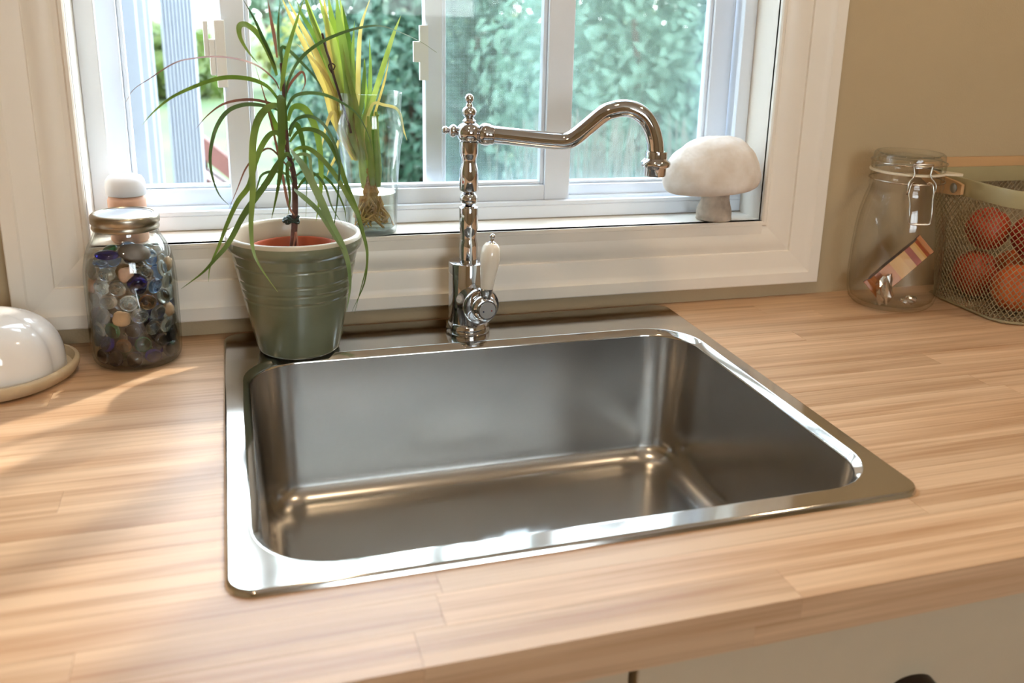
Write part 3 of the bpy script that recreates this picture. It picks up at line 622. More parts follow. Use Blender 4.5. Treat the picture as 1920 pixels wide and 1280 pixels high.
MB().lathe([(.0322, .1810), (.0322, .1822), (.0300, .1822), (.0290, .1812), (.0, .1815)], (JX, JY, 0), seg=48, cap=False).obj('lid_disc', M['zincdisc'], jar, 40)

GK = {  # kind: (material, label, category)
 'clear': (gemmat('gem_clear', (238, 244, 240)), 'clear glass gem in the mason jar', 'glass gem'),
 'smoke': (gemmat('gem_smoke', (196, 192, 182)), 'smoky grey glass gem in the mason jar', 'glass gem'),
 'dark': (gemmat('gem_dark', (92, 90, 104)), 'near-black glass gem in the mason jar', 'glass gem'),
 'blue': (gemmat('gem_blue', (70, 66, 190)), 'deep blue glass gem in the mason jar', 'glass gem'),
 'sky': (gemmat('gem_sky', (176, 206, 244)), 'pale blue glass gem in the mason jar', 'glass gem'),
 'green': (gemmat('gem_green', (60, 150, 100)), 'green glass gem in the mason jar', 'glass gem'),
 'tan': (pr('tan_stone', (196, 160, 122), .6, var=.2, scale=60), 'tan pebble in the mason jar', 'pebble'),
 'pink': (pr('pink_stone', (206, 172, 152), .5, var=.2, scale=60), 'pinkish shell piece in the mason jar', 'shell'),
 'amber': (gemmat('gem_amber', (190, 140, 90)), 'brown amber glass gem in the mason jar', 'glass gem')}
def ellipsoid(name, mat, c, nrm, a, b_, h, parent=None, lump=0., seed=0):
    q = Vector((0, 0, 1)).rotation_difference(Vector(nrm).normalized()); V = []; F = []; NU, NV = 14, 8
    for i in range(NV + 1):
        th = math.pi * i / NV
        for j in range(NU):
            ph = 2 * math.pi * j / NU; p = Vector((math.sin(th) * math.cos(ph), math.sin(th) * math.sin(ph), math.cos(th)))
            k = 1 + lump * noise.noise(p * 1.6 + Vector((seed, 0, 0))); V.append(Vector(c) + q @ Vector((p.x * a * k, p.y * b_ * k, p.z * h * k)))
    for i in range(NV):
        for j in range(NU):
            F.append((i * NU + j, (i + 1) * NU + j, (i + 1) * NU + (j + 1) % NU, i * NU + (j + 1) % NU))
    return mesh_obj(name, V, F, mat, parent, 60)
r3 = random.Random(11)
kinds_low = ['dark'] * 6 + ['smoke'] * 4 + ['blue', 'clear', 'amber', 'tan', 'green', 'dark', 'pink']
kinds_mid = ['clear'] * 8 + ['smoke'] * 4 + ['tan', 'tan', 'pink', 'blue', 'sky', 'sky', 'green', 'amber', 'dark']
kinds_top = ['clear'] * 5 + ['sky'] * 4 + ['blue', 'smoke', 'green', 'smoke']
gnames = {'clear': 'clear_gem', 'smoke': 'smoky_gem', 'dark': 'dark_gem', 'blue': 'blue_gem', 'sky': 'pale_blue_gem', 'green': 'green_gem', 'tan': 'tan_pebble', 'pink': 'shell_piece', 'amber': 'amber_gem'}
def gem(kind, c, nrm, a, b_, h):
    m_, lb, ct = GK[kind]
    o = ellipsoid(gnames[kind], m_, (0, 0, 0), nrm, a, b_, h, None, .25 if kind in ('tan', 'pink') else 0., r3.random() * 9); o.location = c
    h_ = 'near the bottom' if c[2] < .045 else 'at mid height' if c[2] < .085 else 'in the upper layers'
    dx_, dy_ = c[0] - JX, c[1] - JY
    w_ = ('sink side' if dx_ > 0 else 'butter dish side') if abs(dx_) > abs(dy_) else ('wall side' if dy_ > 0 else 'room-facing side')
    tag(o, lb + ', ' + h_ + ', ' + w_, ct, kind + ' pieces in the mason jar')
rings = 7
for k in range(rings):
    z = .0150 + k * .0172
    n = 12
    for j in range(n):
        a = 2 * math.pi * (j + .5 * (k % 2)) / n + r3.uniform(-.05, .05)
        kd = r3.choice(kinds_low if k < 2 else kinds_mid if k < 6 else kinds_mid + kinds_top)
        rr = .0420
        gem(kd, (JX + rr * math.cos(a), JY + rr * math.sin(a), z + r3.uniform(-.0012, .0012)), (math.cos(a) + r3.uniform(-.25, .25), math.sin(a) + r3.uniform(-.25, .25), r3.uniform(-.35, .45)), r3.uniform(.0094, .0108), r3.uniform(.0086, .0100), .0052)
for k in range(4):                      # the core of the fill
    for j in range(6):
        a = 2 * math.pi * (j + .5 * (k % 2)) / 6; kd = r3.choice(['dark'] * 3 + ['smoke', 'smoke', 'clear', 'blue', 'green']) if k < 6 else r3.choice(kinds_mid)
        gem(kd, (JX + .024 * math.cos(a), JY + .024 * math.sin(a), .015 + k * .0172), (r3.uniform(-1, 1), r3.uniform(-1, 1), r3.uniform(-1, 1)), .010, .009, .006)
for j in range(9):                      # top layer
    a = 2 * math.pi * j / 9 + .2; kd = r3.choice(kinds_top); rr = .020 + .014 * (j % 2)
    gem(kd, (JX + rr * math.cos(a), JY + rr * math.sin(a), .1385 - .012 * (rr > .03)), (r3.uniform(-.4, .4), r3.uniform(-.4, .4), 1), .0088, .0078, .0046)
stone = ellipsoid('river_stone', pr('grey_stone', (112, 104, 98), .6, var=.25, scale=50), (0, 0, 0), (.15, -.3, 1), .0185, .013, .0095, None, .1, 3); stone.location = (JX + .009, JY - .026, .1405)
tag(stone, 'large grey river stone on top of the gems in the jar', 'stone')
o = ellipsoid('flat_blue_gem', GK['blue'][0], (0, 0, 0), (.05, -.25, 1), .0135, .0105, .0042); o.location = (JX - .020, JY - .028, .1395); tag(o, 'flat violet-blue gem beside the grey stone atop the jar fill', 'glass gem')
o = ellipsoid('big_blue_gem', GK['blue'][0], (0, 0, 0), (.1, -1, .2), .0115, .0105, .0045); o.location = (JX + .0105, JY - .0475, .1095); o.location.y = JY - .0432; tag(o, 'largest round deep blue gem at the front of the jar', 'glass gem')

# ================================================================== BOTTLE BEHIND THE JAR
BX, BY = -.1035, .6480
bt = empty('cosmetic_bottle', (BX, BY, WZ0), 'small peach bottle with a domed white cap behind the mason jar', 'bottle')
MB().lathe([(0, WZ0), (.020, WZ0), (.0225, WZ0 + .003), (.0225, .180), (.021, .184), (.0185, .1855)], (BX, BY, 0), seg=40).obj('bottle_body', M['peach'], bt, 50)
MB().lathe([(.0225, .1862), (.0236, .1872), (.0238, .198), (.0228, .2045), (.0195, .2095), (.012, .2118), (0, .2124)], (BX, BY, 0), seg=40).obj('cap', M['capwhite'], bt, 50)

# ================================================================== BUTTER DISH
DX, DY = -.263, .516
plate = MB(); L = []
def prand(a): return 1 + .02 * math.sin(3 * a + 1) + .015 * math.sin(5 * a)
for r, z in ((0.0, .0004), (.086, .0004), (.096, .003), (.1010, .010), (.1025, .0165), (.1010, .0195), (.0975, .0198), (.0965, .017), (.0940, .0105), (.0, .010)):
    L.append([Vector((DX + r * prand(2 * math.pi * j / 56) * math.cos(2 * math.pi * j / 56), DY + .88 * r * prand(2 * math.pi * j / 56) * math.sin(2 * math.pi * j / 56), z + .0015 * math.sin(4 * math.pi * j / 56) * (z > .01))) for j in range(56)])
tag(plate.loops(L).obj('clay_plate', M['clay'], None, 60), 'beige unglazed clay plate with upturned rim under the white dome', 'plate')
V = []; F = []; NU, NV = 80, 26
for i in range(NV + 1):
    th = (math.pi / 2) * i / NV
    for j in range(NU):
        ph = 2 * math.pi * j / NU
        lobe = 1 - .085 * (1 - abs(math.sin(2.5 * ph + .75)) ** .55) * math.sin(th) ** .6
        k = math.sin(th) ** .82; zz = .0118 + .074 * max(0., math.cos(th)) ** .72 * (1 - .05 * (1 - lobe) * 8)
        V.append((DX + .004 + .0880 * k * lobe * math.cos(ph), DY - .001 + .0720 * k * lobe * math.sin(ph), zz))
for i in range(NV):
    for j in range(NU): F.append((i * NU + j, (i + 1) * NU + j, (i + 1) * NU + (j + 1) % NU, i * NU + (j + 1) % NU))
tag(mesh_obj('butter_dish_cover', V, F, M['white_glaze'], None, 70), 'white glazed lobed ceramic dome sitting on the clay plate', 'dish cover')

# ================================================================== MUSHROOM
MX, MY = .7235, .6410
mush = empty('mushroom_ornament', (MX, MY, WZ0), 'white plaster mushroom ornament at the corner of the window sill', 'ornament')
capc = aty(1338, 330, MY - .012)
L = []
for i in range(25):
    f = i / 24
    L.append((f,))
V = []; F = []; NU = 56
prof = [(0, .0800), (.02, .0785), (.04, .0730), (.058, .0615), (.070, .046), (.0765, .030), (.0782, .017), (.0755, .006), (.068, .000), (.050, -.0015), (.034, -.001), (.020, .000), (0, .001)]
pc = catmull([Vector((r, 0, z)) for r, z in prof], 3)
for p in pc:
    for j in range(NU):
        a = 2 * math.pi * j / NU; d3 = Vector((p.x * math.cos(a), p.x * .74 * math.sin(a), p.z))
        k = 1 + .05 * noise.noise(d3 * 22) + .025 * noise.noise(d3 * 60); d3 *= k
        d3.z -= .05 * -d3.x * 1.0 * .0
        d3 = Matrix.Rotation(R(-4), 3, 'Y') @ d3
        V.append(Vector((capc.x, capc.y, .1765)) + d3)
for i in range(len(pc) - 1):
    for j in range(NU): F.append((i * NU + j, (i + 1) * NU + j, (i + 1) * NU + (j + 1) % NU, i * NU + (j + 1) % NU))
mesh_obj('cap', V, F, M['papier'], mush, 70)
V = []; F = []; NU = 32
pst = catmull([Vector((r, 0, z)) for r, z in ((.0, .0003), (.0255, .0003), (.0275, .006), (.0275, .016), (.0245, .026), (.0222, .036), (.0228, .048), (.0235, .056))], 4)
for p in pst:
    for j in range(NU):
        a = 2 * math.pi * j / NU; d3 = Vector((p.x * math.cos(a), p.x * .92 * math.sin(a), p.z)); k = 1 + .10 * noise.noise(Vector((d3.x, d3.y, d3.z * .6)) * 40)
        V.append(Vector((MX, MY, WZ0)) + Vector((d3.x * k - .004 * p.z / .05 * 0, d3.y * k, d3.z)))
for i in range(len(pst) - 1):
    for j in range(NU): F.append((i * NU + j, i * NU + (j + 1) % NU, (i + 1) * NU + (j + 1) % NU, (i + 1) * NU + j))
mesh_obj('stem', V, F, M['papier_stem'], mush, 70)

# ================================================================== CLIP-TOP JAR
KX, KY = 1.0030, .5530
kj = empty('clip_top_jar', (KX, KY, 0), 'large clear clip-top storage jar with wire bail beside the wire basket', 'jar')
ko = [(0, .0004), (.052, .0004), (.060, .003), (.0655, .009), (.0690, .022), (.0705, .045), (.0700, .085), (.0680, .120), (.0650, .145), (.0605, .165), (.0565, .178), (.0545, .184), (.0550, .188), (.0560, .191), (.0545, .194), (.0545, .208), (.0555, .211)]
ki = [(.0500, .211), (.0495, .190), (.0520, .178), (.0565, .163), (.0615, .143), (.0648, .119), (.0670, .085), (.0675, .045), (.0662, .024), (.0625, .013), (.056, .0085), (0, .0075)]
MB().lathe(ko + ki, (KX, KY, 0), seg=72, cap=False).obj('glass_body', M['glass2'], kj, 60)
gsk = MB().lathe([(.0500, .2112), (.0565, .2112), (.0572, .2128), (.0565, .2144), (.0500, .2144)], (KX, KY, 0), seg=64, cap=False).obj('gasket', M['gasket'], kj, 60)
ta = R(-40)
tb = MB(); dx = Vector((math.cos(ta), math.sin(ta), 0)); dn = Vector((-math.sin(ta), math.cos(ta), 0)); cK = Vector((KX, KY, .2128))
tb.loops([[cK + dx * r + dn * wv * s + Vector((0, 0, h)) for s, h in ((-1, -.0015), (1, -.0015), (1, .0015), (-1, .0015))] for r, wv in ((.055, .013), (.064, .010), (.074, .0065), (.079, .003))], True, True, True)
tbo = tb.obj('gasket_tab', M['gasket'], None, 30); tbo.parent = gsk; tbo.matrix_parent_inverse = gsk.matrix_parent_inverse @ Matrix.Identity(4); tbo.matrix_parent_inverse = Matrix.Identity(4)
MB().lathe([(.0520, .2146), (.0548, .2150), (.0550, .2235), (.0540, .2290), (.0532, .2300), (.0530, .2350), (.0522, .2385), (.0495, .2405), (.0470, .2395), (.0450, .2370), (.030, .2345), (0, .2335), (0, .2300), (.030, .231), (.047, .233), (.049, .220), (.0490, .2146)], (KX, KY, 0), seg=72, cap=False).obj('glass_lid', M['glass'], kj, 50)
wm = MB()
for zz in (.1995, .2265):
    wm.tube([Vector((KX + .0562 * math.cos(a), KY + .0562 * math.sin(a), zz)) for a in [2 * math.pi * i / 64 for i in range(65)]], .0011, 6, False)
fa = R(-108); fdx = Vector((math.cos(fa), math.sin(fa), 0)); fdn = Vector((-math.sin(fa), math.cos(fa), 0)); cK = Vector((KX, KY, 0))
def kp(s, r, z): return cK + fdx * r + fdn * s + Vector((0, 0, z))
wm.obj('wire_band', M['wire'], kj, 60)
MB().tube(catmull([kp(-.019, .060, .186), kp(-.0205, .0645, .192), kp(-.020, .0635, .203), kp(-.0125, .0600, .213), kp(-.0130, .0585, .222), kp(-.0145, .0580, .2290), kp(-.0125, .0600, .2305), kp(0, .0610, .2310), kp(.0125, .0600, .2305), kp(.0145, .0580, .2290), kp(.0130, .0585, .222), kp(.0125, .0600, .213), kp(.020, .0635, .203), kp(.0205, .0645, .192), kp(.019, .060, .186)], 5), .0013, 8).obj('bail_wire', M['wire'], kj, 60)
MB().tube(catmull([kp(-.0085, .0590, .2025), kp(-.0125, .0610, .2040), kp(-.0165, .0630, .200), kp(-.0185, .0650, .188), kp(-.0170, .0690, .178), kp(-.0165, .0730, .160), kp(-.0160, .0740, .148), kp(-.013, .0742, .1445), kp(0, .0744, .1440), kp(.013, .0742, .1445), kp(.0160, .0740, .148), kp(.0165, .0730, .160), kp(.0170, .0690, .178), kp(.0185, .0650, .188), kp(.0165, .0630, .200), kp(.0125, .0610, .2040), kp(.0085, .0590, .2025)], 5), .0014, 8).obj('clasp_wire', M['wire'], kj, 60)
# snack bar in printed wrapper, leaning inside the jar
m, nt, out = newmat('snack_wrapper'); tc = N(nt, 'ShaderNodeTexCoord'); sp = N(nt, 'ShaderNodeSeparateXYZ'); nt.links.new(tc.outputs['Object'], sp.inputs[0])
mr = N(nt, 'ShaderNodeMapRange'); mr.inputs['From Min'].default_value = -.055; mr.inputs['From Max'].default_value = .055; nt.links.new(sp.outputs['X'], mr.inputs['Value'])
rp = N(nt, 'ShaderNodeValToRGB'); rp.color_ramp.interpolation = 'CONSTANT'
cols = [(0, (176, 106, 52)), (.12, (150, 82, 40)), (.22, (190, 124, 66)), (.40, (204, 160, 92)), (.58, (196, 150, 84)), (.68, (150, 66, 40)), (.78, (206, 162, 96)), (.88, (152, 70, 40)), (.95, (186, 120, 66))]
e = rp.color_ramp.elements; e[0].position = cols[0][0]; e[0].color = lin(cols[0][1]); e[1].position = cols[-1][0]; e[1].color = lin(cols[-1][1])
for p_, c_ in cols[1:-1]:
    n_ = e.new(p_); n_.color = lin(c_)
nt.links.new(mr.outputs[0], rp.inputs[0]); b_ = N(nt, 'ShaderNodeBsdfPrincipled'); b_.inputs['Roughness'].default_value = .3; nt.links.new(rp.outputs[0], b_.inputs['Base Color']); nt.links.new(b_.outputs[0], out.inputs['Surface'])
M['wrap'] = m; M['wrapside'] = pr('wrapper_side', (58, 36, 50), .35, var=.15)
def bar_mesh():
    V = []; F = []; secs = []
    for x, hw, hh in ((-.058, .0185, .0008), (-.052, .0182, .0012), (-.048, .0165, .006), (-.040, .0170, .0085), (-.012, .0175, .0092), (.012, .0170, .0090), (.038, .0168, .0085), (.047, .0165, .006), (.050, .0180, .0012), (.058, .0186, .0008)):
        secs.append([Vector((x, -hw, -hh)), Vector((x, hw, -hh)), Vector((x, hw * .94, hh)), Vector((x, -hw * .94, hh))])
    return MB().loops(secs, True, True, True)
sb = empty('snack_bar', (KX, KY, .05), 'snack bar in a brown and gold wrapper leaning inside the clip-top jar', 'snack bar')
pA = aty(1618, 523, .545); pB = aty(1748, 452, .545)
pA = Vector((KX - .047, KY - .008, .024)); pB = Vector((KX + .0455, KY - .014, .100))
ax = (pB - pA).normalized(); nv = (Vector((-.35, -.85, .25)) - ax * ax.dot(Vector((-.35, -.85, .25)))).normalized(); bv = nv.cross(ax)
rot = Matrix((ax, bv, nv)).transposed()
o = bar_mesh().obj('wrapper', [M['wrap'], M['wrapside']]); o.matrix_world = Matrix.LocRotScale((pA + pB) / 2, rot.to_quaternion(), None); o.parent = sb
o.matrix_parent_inverse = Matrix.Translation(sb.location).inverted()
for p in o.data.polygons:
    if abs(p.normal.y) > .8: p.material_index = 1
bevel(o, .0015, 2)
for (x, y, z, s, sd, lb) in ((-.036, -.030, .032, .032, 2, 'crumpled silver foil piece standing at the side of the clip-top jar'), (.004, -.040, .0165, .021, 5, 'small crumpled silver foil scrap on the bottom of the clip-top jar')):
    V = []; F = []; NU = 14; NV = 7; rr4 = random.Random(sd)
    for i in range(NV + 1):
        for j in range(NU):
            th = math.pi * i / NV; ph = 2 * math.pi * j / NU; p = Vector((math.sin(th) * math.cos(ph), math.sin(th) * math.sin(ph), math.cos(th)))
            k = s * (1 + .5 * noise.noise(p * 2.6 + Vector((sd * 3, 0, 0)))); V.append(Vector((p.x * k * .6, p.y * k * .35, p.z * k * (.75 if sd == 2 else .32))))
    for i in range(NV):
        for j in range(NU): F.append((i * NU + j, (i + 1) * NU + j, (i + 1) * NU + (j + 1) % NU, i * NU + (j + 1) % NU))
    fo = mesh_obj('foil_scrap', V, F, M['foil']); fo.location = (KX + x, KY + y, z); fo.rotation_euler = (0, 0, .6 * sd); tag(fo, lb, 'foil')

# ================================================================== WIRE BASKET WITH FRUIT
bk = empty('wire_basket', (1.21, .495, 0), 'beige expanded-metal mesh basket with a wooden handle full of fruit', 'basket')
bx0, bx1, by0, by1, bR = 1.100, 1.335, .405, .596, .045
tx0, tx1, ty0, ty1 = 1.078, 1.357, .383, .612
ZT = .2055
def bpt(s, t):
    """point on the basket side: s along the perimeter 0-1, t height 0-1"""
    lo = bL[int(s * len(bL)) % len(bL)]; hi = tL[int(s * len(tL)) % len(tL)]
    return lo.lerp(hi, t)
def resample(loop, n):
    P = loop + [loop[0]]; ln = [0]
    for i in range(len(P) - 1): ln.append(ln[-1] + (P[i + 1] - P[i]).length)
    out = []; k = 0
    for i in range(n):
        tgt = ln[-1] * i / n
        while ln[k + 1] < tgt: k += 1
        out.append(P[k].lerp(P[k + 1], (tgt - ln[k]) / max(1e-9, ln[k + 1] - ln[k])))
    return out
NS = 2240
bL = resample(rrect(bx0, bx1, by0, by1, bR, .003), NS); tL = resample(rrect(tx0, tx1, ty0, ty1, bR + .012, ZT - .022), NS)
wm = MB(); NC = 96; rows = 34
for fam in (1, -1):
    for i in range(NC):
        pts = [bpt((i + fam * k * .5) / NC % 1.0, k / rows) for k in range(rows + 1)]
        wm.tube(pts, .00075, 4, False)
mo = wm.obj('side_mesh', M['meshwire'], bk, 60); mo['kind'] = 'stuff'
bm_ = MB()
for k in range(24):
    x = bx0 + .004 + (bx1 - bx0 - .008) * k / 23; bm_.tube([(x, by0 + .012, .003), (x, by1 - .012, .003)], .0008, 4, False)
for k in range(18):
    y = by0 + .010 + (by1 - by0 - .02) * k / 17; bm_.tube([(bx0 + .008, y, .0035), (bx1 - .008, y, .0035)], .0008, 4, False)
bo_ = bm_.obj('bottom_mesh', M['meshwire'], bk); bo_['kind'] = 'stuff'
MB().tube(bL[::12] + [bL[0]], .0022, 8, False).obj('bottom_wire', M['meshwire'], bk, 60)
def grow(d, z): return rrect(tx0 - d, tx1 + d, ty0 - d, ty1 + d, bR + .012 + d, z)
MB().loops([grow(-.001, ZT - .025), grow(.0008, ZT - .026), grow(.0015, ZT - .024), grow(.0022, ZT - .002), grow(.0012, ZT), grow(-.0008, ZT), grow(-.0012, ZT - .002), grow(-.001, ZT - .025)]).obj('rim_band', M['rimband'], bk, 40)
# folded-back bent-wood handle
zc = ZT - .0165; hy = .512
hp = [(tx0 - .0062, hy - .004), (tx0 - .0062, .56), (tx0 - .0062, .598), (tx0 - .002, .6145), (tx0 + .014, .6195), (1.15, .6200), (1.25, .6200), (tx1 - .014, .6195), (tx1 + .002, .6145), (tx1 + .0062, .598), (tx1 + .0062, .56), (tx1 + .0062, hy - .004)]
cur = catmull([Vector((x, y, 0)) for x, y in hp], 5); L = []
for i, p in enumerate(cur):
    t_ = (cur[min(i + 1, len(cur) - 1)] - cur[max(i - 1, 0)]).normalized(); nn = Vector((-t_.y, t_.x, 0)); e_ = min(i, len(cur) - 1 - i) / 5
    hh = .0135 * min(1, .55 + .45 * math.sqrt(min(1, e_))); lift = 0.018 * min(1, max(0, (p.y - .56) / .05))
    L.append([p + nn * .003 + Vector((0, 0, zc - hh + lift)), p - nn * .003 + Vector((0, 0, zc - hh + lift)), p - nn * .003 + Vector((0, 0, zc + hh + lift)), p + nn * .003 + Vector((0, 0, zc + hh + lift))])
ho = MB().loops(L, True, True, True).obj('handle', M['handle'], bk, 40); bevel(ho, .0015, 2)
for x, s in ((tx0 - .009, -1), (tx1 + .009, 1)):
    MB().lathe([(.0075, 0), (.0075, .0012), (.006, .0022), (0, .0026)], (x, hy + .012, zc), (s, 0, 0), 24).obj('rivet', M['rivet'], bk, 50)
def fruit(c, r, mk, label, sd):
    e = empty('peach', c, label, 'fruit', None)
    V = []; F = []; NU, NV = 32, 20; tl = Matrix.Rotation(random.Random(sd).uniform(-.9, .9), 3, 'X') @ Matrix.Rotation(random.Random(sd + 9).uniform(-.9, .9), 3, 'Y')
    for i in range(NV + 1):
        th = math.pi * i / NV
        for j in range(NU):
            ph = 2 * math.pi * j / NU; k = 1 - .16 * math.exp(-(th / .35) ** 2) - .05 * math.exp(-((math.pi - th) / .4) ** 2) - .05 * math.exp(-(min(ph, 6.2832 - ph) / .18) ** 2) * math.sin(th)
            V.append(Vector(c) + tl @ Vector((r * k * math.sin(th) * math.cos(ph), r * k * math.sin(th) * math.sin(ph), .95 * r * k * math.cos(th))))
    for i in range(NV):
        for j in range(NU): F.append((i * NU + j, (i + 1) * NU + j, (i + 1) * NU + (j + 1) % NU, i * NU + (j + 1) % NU))
    mesh_obj('flesh', V, F, M[mk], e, 70)
    MB().tube([Vector(c) + tl @ Vector((0, 0, r * .76)), Vector(c) + tl @ Vector((.001, 0, r * .86))], .0016, 6).obj('stem_stub', M['twig'], e)
fruit((1.155, .452, .0445), .0385, 'fruit_a', 'orange-red peach low at the near corner of the wire basket', 1)
fruit((1.155, .540, .0440), .0380, 'fruit_b', 'orange fruit low in the basket behind the near corner peach', 2)
fruit((1.238, .470, .0450), .0390, 'fruit_b', 'red-orange peach low in the middle of the wire basket', 3)
fruit((1.240, .548, .0440), .0370, 'fruit_a', 'orange peach low at the wall side of the wire basket', 4)
fruit((1.170, .5480, .1160), .0350, 'fruit_b', 'dark orange peach on top of the pile next to the clip-top jar', 5)
fruit((1.205, .486, .1140), .0355, 'fruit_c', 'deep red peach on top of the pile in the wire basket', 6)

# ================================================================== CABINETS
def cabinet(x0, x1, label, px):
    e = empty('base_cabinet', ((x0 + x1) / 2, .2, ZF), label, 'cabinet', 'cream base cabinets')
    b = MB().box(x0, x0 + .016, -.070, .60, ZF + .1, -.23).box(x1 - .016, x1, -.070, .60, ZF + .1, -.23).box(x0, x1, -.070, -.055, -.08, -.0372).box(x0 + .016, x1 - .016, -.070, .60, ZF + .1, ZF + .116).box(x0, x1, -.02, .58, ZF, ZF + .1)
    b.obj('body', M['cab'], e)
    dr_ = MB().box(x0 + .002, x1 - .002, -.090, -.0705, -.235, -.041).obj('drawer_front', M['cab'], e); bevel(dr_, .002, 2)
    do_ = MB().box(x0 + .002, x1 - .002, -.090, -.0705, ZF + .105, -.239).obj('door', M['cab'], e); bevel(do_, .002, 2)
    for par, zz in ((dr_, -.124), (do_, -.30)):
        L = []
        for i in range(13):
            a = math.pi * i / 12
            L.append([Vector((px - .024 * math.cos(a), -.0905 - dd * math.sin(a), zz + hh * math.sin(a) ** .8 - .012)) for dd, hh in ((0, .014), (.020, .012), (.026, .004), (.024, -.001), (.018, .006), (0, .010))])
        po = MB().loops(L, True, True, True).obj('cup_pull', M['pull'], None, 50); po.parent = par; po.matrix_parent_inverse = par.matrix_parent_inverse.copy(); po.matrix_parent_inverse = Matrix.Identity(4)
cabinet(-.305, .2955, 'cream base cabinet under the front of the sink bowl', -.005)
cabinet(.2985, .83, 'cream base cabinet with a dark cup pull under the counter at the lower right', .569)

# ================================================================== GARDEN
GZ = -1.8
lw_ = MB(); L = []
for i in range(25):
    yy = 1.2 + 60 * (i / 24) ** 1.6; L.append([Vector((-30 + 70 * j / 24, yy, GZ + .15 * noise.noise(Vector((j * .4, i * .4, 0))) + (.02 * max(0, yy - 16)))) for j in range(25)])
structure(lw_.loops(L, closed=False).obj('ground', M['lawn'], None, 60), 'sunlit green lawn outside the kitchen window', 'lawn')
def crown(c, rad, n, size, seed, shell=.55, droop=.3):
    r_ = random.Random(seed); V = []; F = []
    for i in range(n):
        d_ = Vector((r_.gauss(0, 1), r_.gauss(0, 1), r_.gauss(0, 1))).normalized(); k = (shell + (1 - shell) * r_.random()) * (1 + .35 * noise.noise(d_ * 2.2 + Vector((seed, 0, 0))))
        p = Vector(c) + Vector((d_.x * rad[0], d_.y * rad[1], d_.z * rad[2])) * k
        n_ = (d_ + Vector((r_.uniform(-1, 1), r_.uniform(-1, 1), r_.uniform(-.4, 1.2))) * .8).normalized(); t_ = n_.orthogonal().normalized(); t_ = Matrix.Rotation(r_.uniform(0, 6.28), 3, n_) @ t_; b_ = n_.cross(t_)
        s = size * r_.uniform(.7, 1.3); q = len(V)
        V += [p - t_ * s, p + b_ * s * .55 + n_ * s * .12, p + t_ * s - n_ * s * droop, p - b_ * s * .55 + n_ * s * .12, p - t_ * s * .2]
        F += [(q, q + 3, q + 4), (q, q + 4, q + 1), (q + 4, q + 3, q + 2), (q + 4, q + 2, q + 1)]
    return V, F
def tree(name, label, cat, c, rad, n, size, mk, seed, group, shell=.5):
    e = empty(name, (c[0], c[1], GZ), label, cat, group)
    V, F = crown(c, rad, n, size, seed, shell); mesh_obj('crown', V, F, M[mk], e)
    b = MB(); b.tube([(c[0], c[1], GZ - .1), (c[0] + .05, c[1], GZ + .5), (c[0], c[1] + .05, c[2])], [.07 * rad[2], .05 * rad[2], .02 * rad[2]], 8)
    r_ = random.Random(seed)
    for k in range(7):
        a = r_.uniform(0, 6.28); b.tube([(c[0], c[1], GZ + .5), (c[0] + .3 * rad[0] * math.cos(a), c[1] + .3 * rad[1] * math.sin(a), c[2] - .3 * rad[2]), (c[0] + .7 * rad[0] * math.cos(a), c[1] + .7 * rad[1] * math.sin(a), c[2] + r_.uniform(-.3, .5) * rad[2])], [.04 * rad[2], .025 * rad[2], .01 * rad[2]], 6)
    b.obj('trunk', M['bark'], e, 60)
G1 = 'shrubs outside the right window panes'
tree('garden_shrub', 'big bluish-green leafy shrub outside the right-hand pane behind the mushroom', 'shrub', (2.75, 5.3, -.25), (1.15, 1.0, 1.85), 12000, .048, 'gleaf1', 1, G1)
tree('garden_shrub', 'bluish-green leafy shrub seen behind the faucet through the middle pane', 'shrub', (1.45, 7.3, -.35), (1.15, .9, 1.75), 10000, .054, 'gleaf1', 2, G1)
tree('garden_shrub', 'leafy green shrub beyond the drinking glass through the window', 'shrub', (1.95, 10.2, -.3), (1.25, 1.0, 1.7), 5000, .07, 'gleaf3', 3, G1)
tree('garden_shrub', 'farther pale green shrub behind the big shrub near the window jamb', 'shrub', (4.9, 7.6, -.2), (1.3, 1.1, 1.9), 5000, .06, 'gleaf1', 4, G1)
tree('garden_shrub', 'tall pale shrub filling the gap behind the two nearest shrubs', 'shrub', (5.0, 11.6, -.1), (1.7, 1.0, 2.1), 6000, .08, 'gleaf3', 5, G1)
G2 = 'bright field plants beyond the lawn'
for i, (x, y, z, a, b_, h, lb) in enumerate(((-1.6, 21, -1.0, 1.75, 1.5, .9, 'yellow-green field bush beyond the lawn behind the window latch'), (2.3, 21.5, -1.0, 1.75, 1.5, .95, 'yellow-green field bush beyond the lawn behind the lemongrass'), (6.2, 22, -.9, 1.75, 1.5, 1.0, 'yellow-green field bush beyond the lawn towards the shrubs'))):
    tree('field_bush', lb, 'bush', (x, y, z), (a, b_, h), 1500, .16, 'gleaf2', 30 + i, G2)
G3 = 'tall trees far beyond the lawn'
for i, (x, y, lb) in enumerate(((-4.2, 33, 'tall distant tree at the top left of the view outside'), (1.6, 35, 'tall distant tree above the houseplant in the window'), (7.4, 34, 'tall distant tree above the lemongrass in the window'))):
    tree('distant_tree', lb, 'tree', (x, y, 1.7), (2.4, 2.0, 2.6), 1900, .22, 'gleaf3', 50 + i, G3, .3)
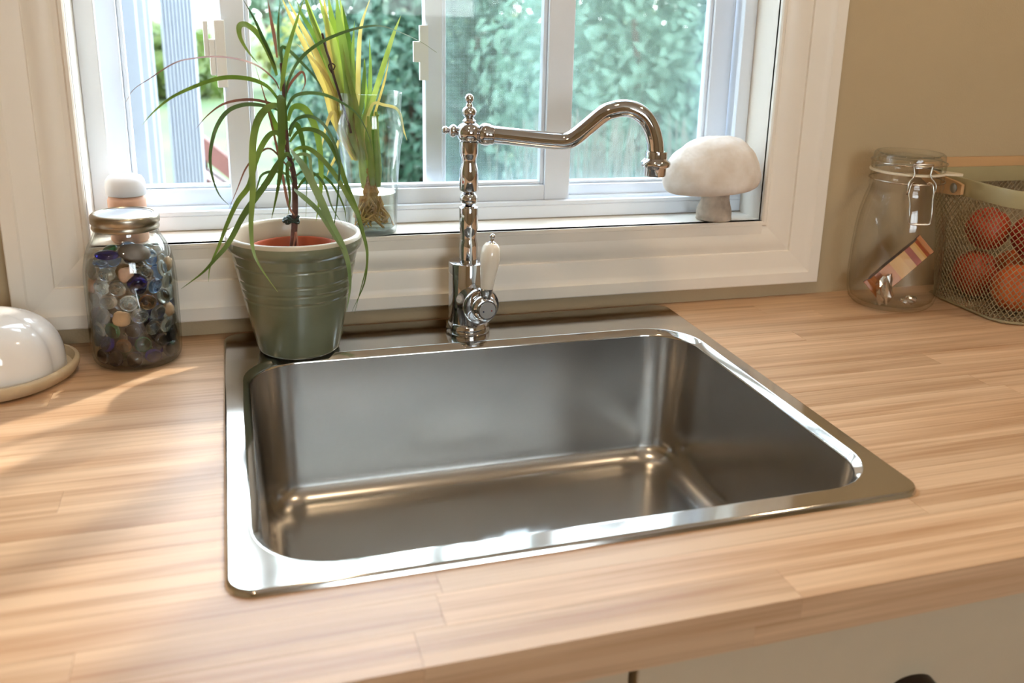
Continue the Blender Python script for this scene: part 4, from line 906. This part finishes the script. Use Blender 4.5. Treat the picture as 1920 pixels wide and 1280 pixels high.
# dry brush in front of the shrubs
for i, (x, y) in enumerate(((1.62, 3.75), (2.45, 3.7))):
    e = empty('dry_brush', (x, y, GZ), ('pale dry brush at the foot of the shrub left of the mushroom', 'pale dry brush at the foot of the shrub beside the window jamb')[i], 'brush', 'dry brush under the shrubs')
    r_ = random.Random(80 + i); bb = MB()
    for k in range(420):
        p = Vector((x + r_.uniform(-.3, .3), y + r_.uniform(-.25, .25), GZ)); q = p + Vector((r_.uniform(-.1, .1), r_.uniform(-.1, .1), r_.uniform(1.0, 1.75)))
        md = p.lerp(q, .55) + Vector((r_.gauss(0, .05), r_.gauss(0, .05), .05)); bb.tube([p, md, q], [.008, .006, .003], 4)
    so_ = bb.obj('stalks', M['drystalk'], e); so_['kind'] = 'stuff'
# white house wing seen through the left pane, top cut low to admit skylight
wg = empty('house_wing', (-.2, 2.5, GZ), 'white framed glazed house wing cut low with a fluted end post outside the left pane', 'screen')
yy = 1.15
for i, yy in enumerate((1.2, 1.75, 2.3, 2.62, 2.85)):
    y1 = (1.75, 2.3, 2.62, 2.85, 3.15)[i]
    MB().box(-.26, -.20, yy, yy + .07, -.55, .80).obj('mullion', M['wingwhite'], wg)
    MB().box(-.245, -.235, yy + .07, y1, -.55, .80).obj('pane', M['wingglass'], wg)
MB().box(-.265, -.195, 1.2, 3.15, .80, .85).obj('top_rail', M['wingwhite'], wg)
MB().box(-.26, -.195, 1.2, 3.15, -.62, -.55).obj('bottom_rail', M['wingwhite'], wg)
MB().box(-.26, -.21, 1.2, 3.15, GZ, -.62).obj('lower_wall', M['wingwhite'], wg)
L = []
nfl = 9; x0, x1 = -.185, -.075
loop = []
for k in range(nfl):
    xa = x0 + (x1 - x0) * k / nfl; xb = x0 + (x1 - x0) * (k + 1) / nfl
    loop += [(xa, 3.15), (xa + (xb - xa) * .30, 3.143), (xa + (xb - xa) * .70, 3.143)]
loop += [(x1, 3.15), (x1, 3.26), (x0, 3.26)]
MB().loops([[Vector((x, y, z)) for x, y in loop] for z in (GZ, .85)], True, True, True).obj('corner_post', M['wingwhite'], wg)
# stair railing
rl = empty('stair_railing', (.1, 3.6, GZ), 'brown wooden stair railing outside behind the left of the window', 'railing')
def beam(p, q, h, d_, mk, nm):
    p, q = Vector(p), Vector(q)
    L = [[c_ + Vector((0, -d_, -h)), c_ + Vector((0, d_, -h)), c_ + Vector((0, d_, h)), c_ + Vector((0, -d_, h))] for c_ in (p, q)]
    MB().loops(L, True, True, True).obj(nm, M[mk], rl)
yr = 3.6
a0, a1 = aty(345, 245, yr), aty(470, 345, yr)
beam(a0, a1, .045, .05, 'railwood', 'top_rail')
a0, a1 = aty(345, 292, yr), aty(500, 404, yr)
beam(a0, a1, .016, .06, 'pinkrail', 'tread_edge')
a0, a1 = aty(345, 345, yr + .03), aty(520, 470, yr + .03)
beam(a0, a1, .10, .04, 'railwood', 'stringer')
for u in (380, 440):
    p = aty(u, 310, yr + .02); MB().box(p.x - .02, p.x + .02, p.y - .02, p.y + .02, GZ, p.z + .05).obj('baluster', M['railwood'], rl)
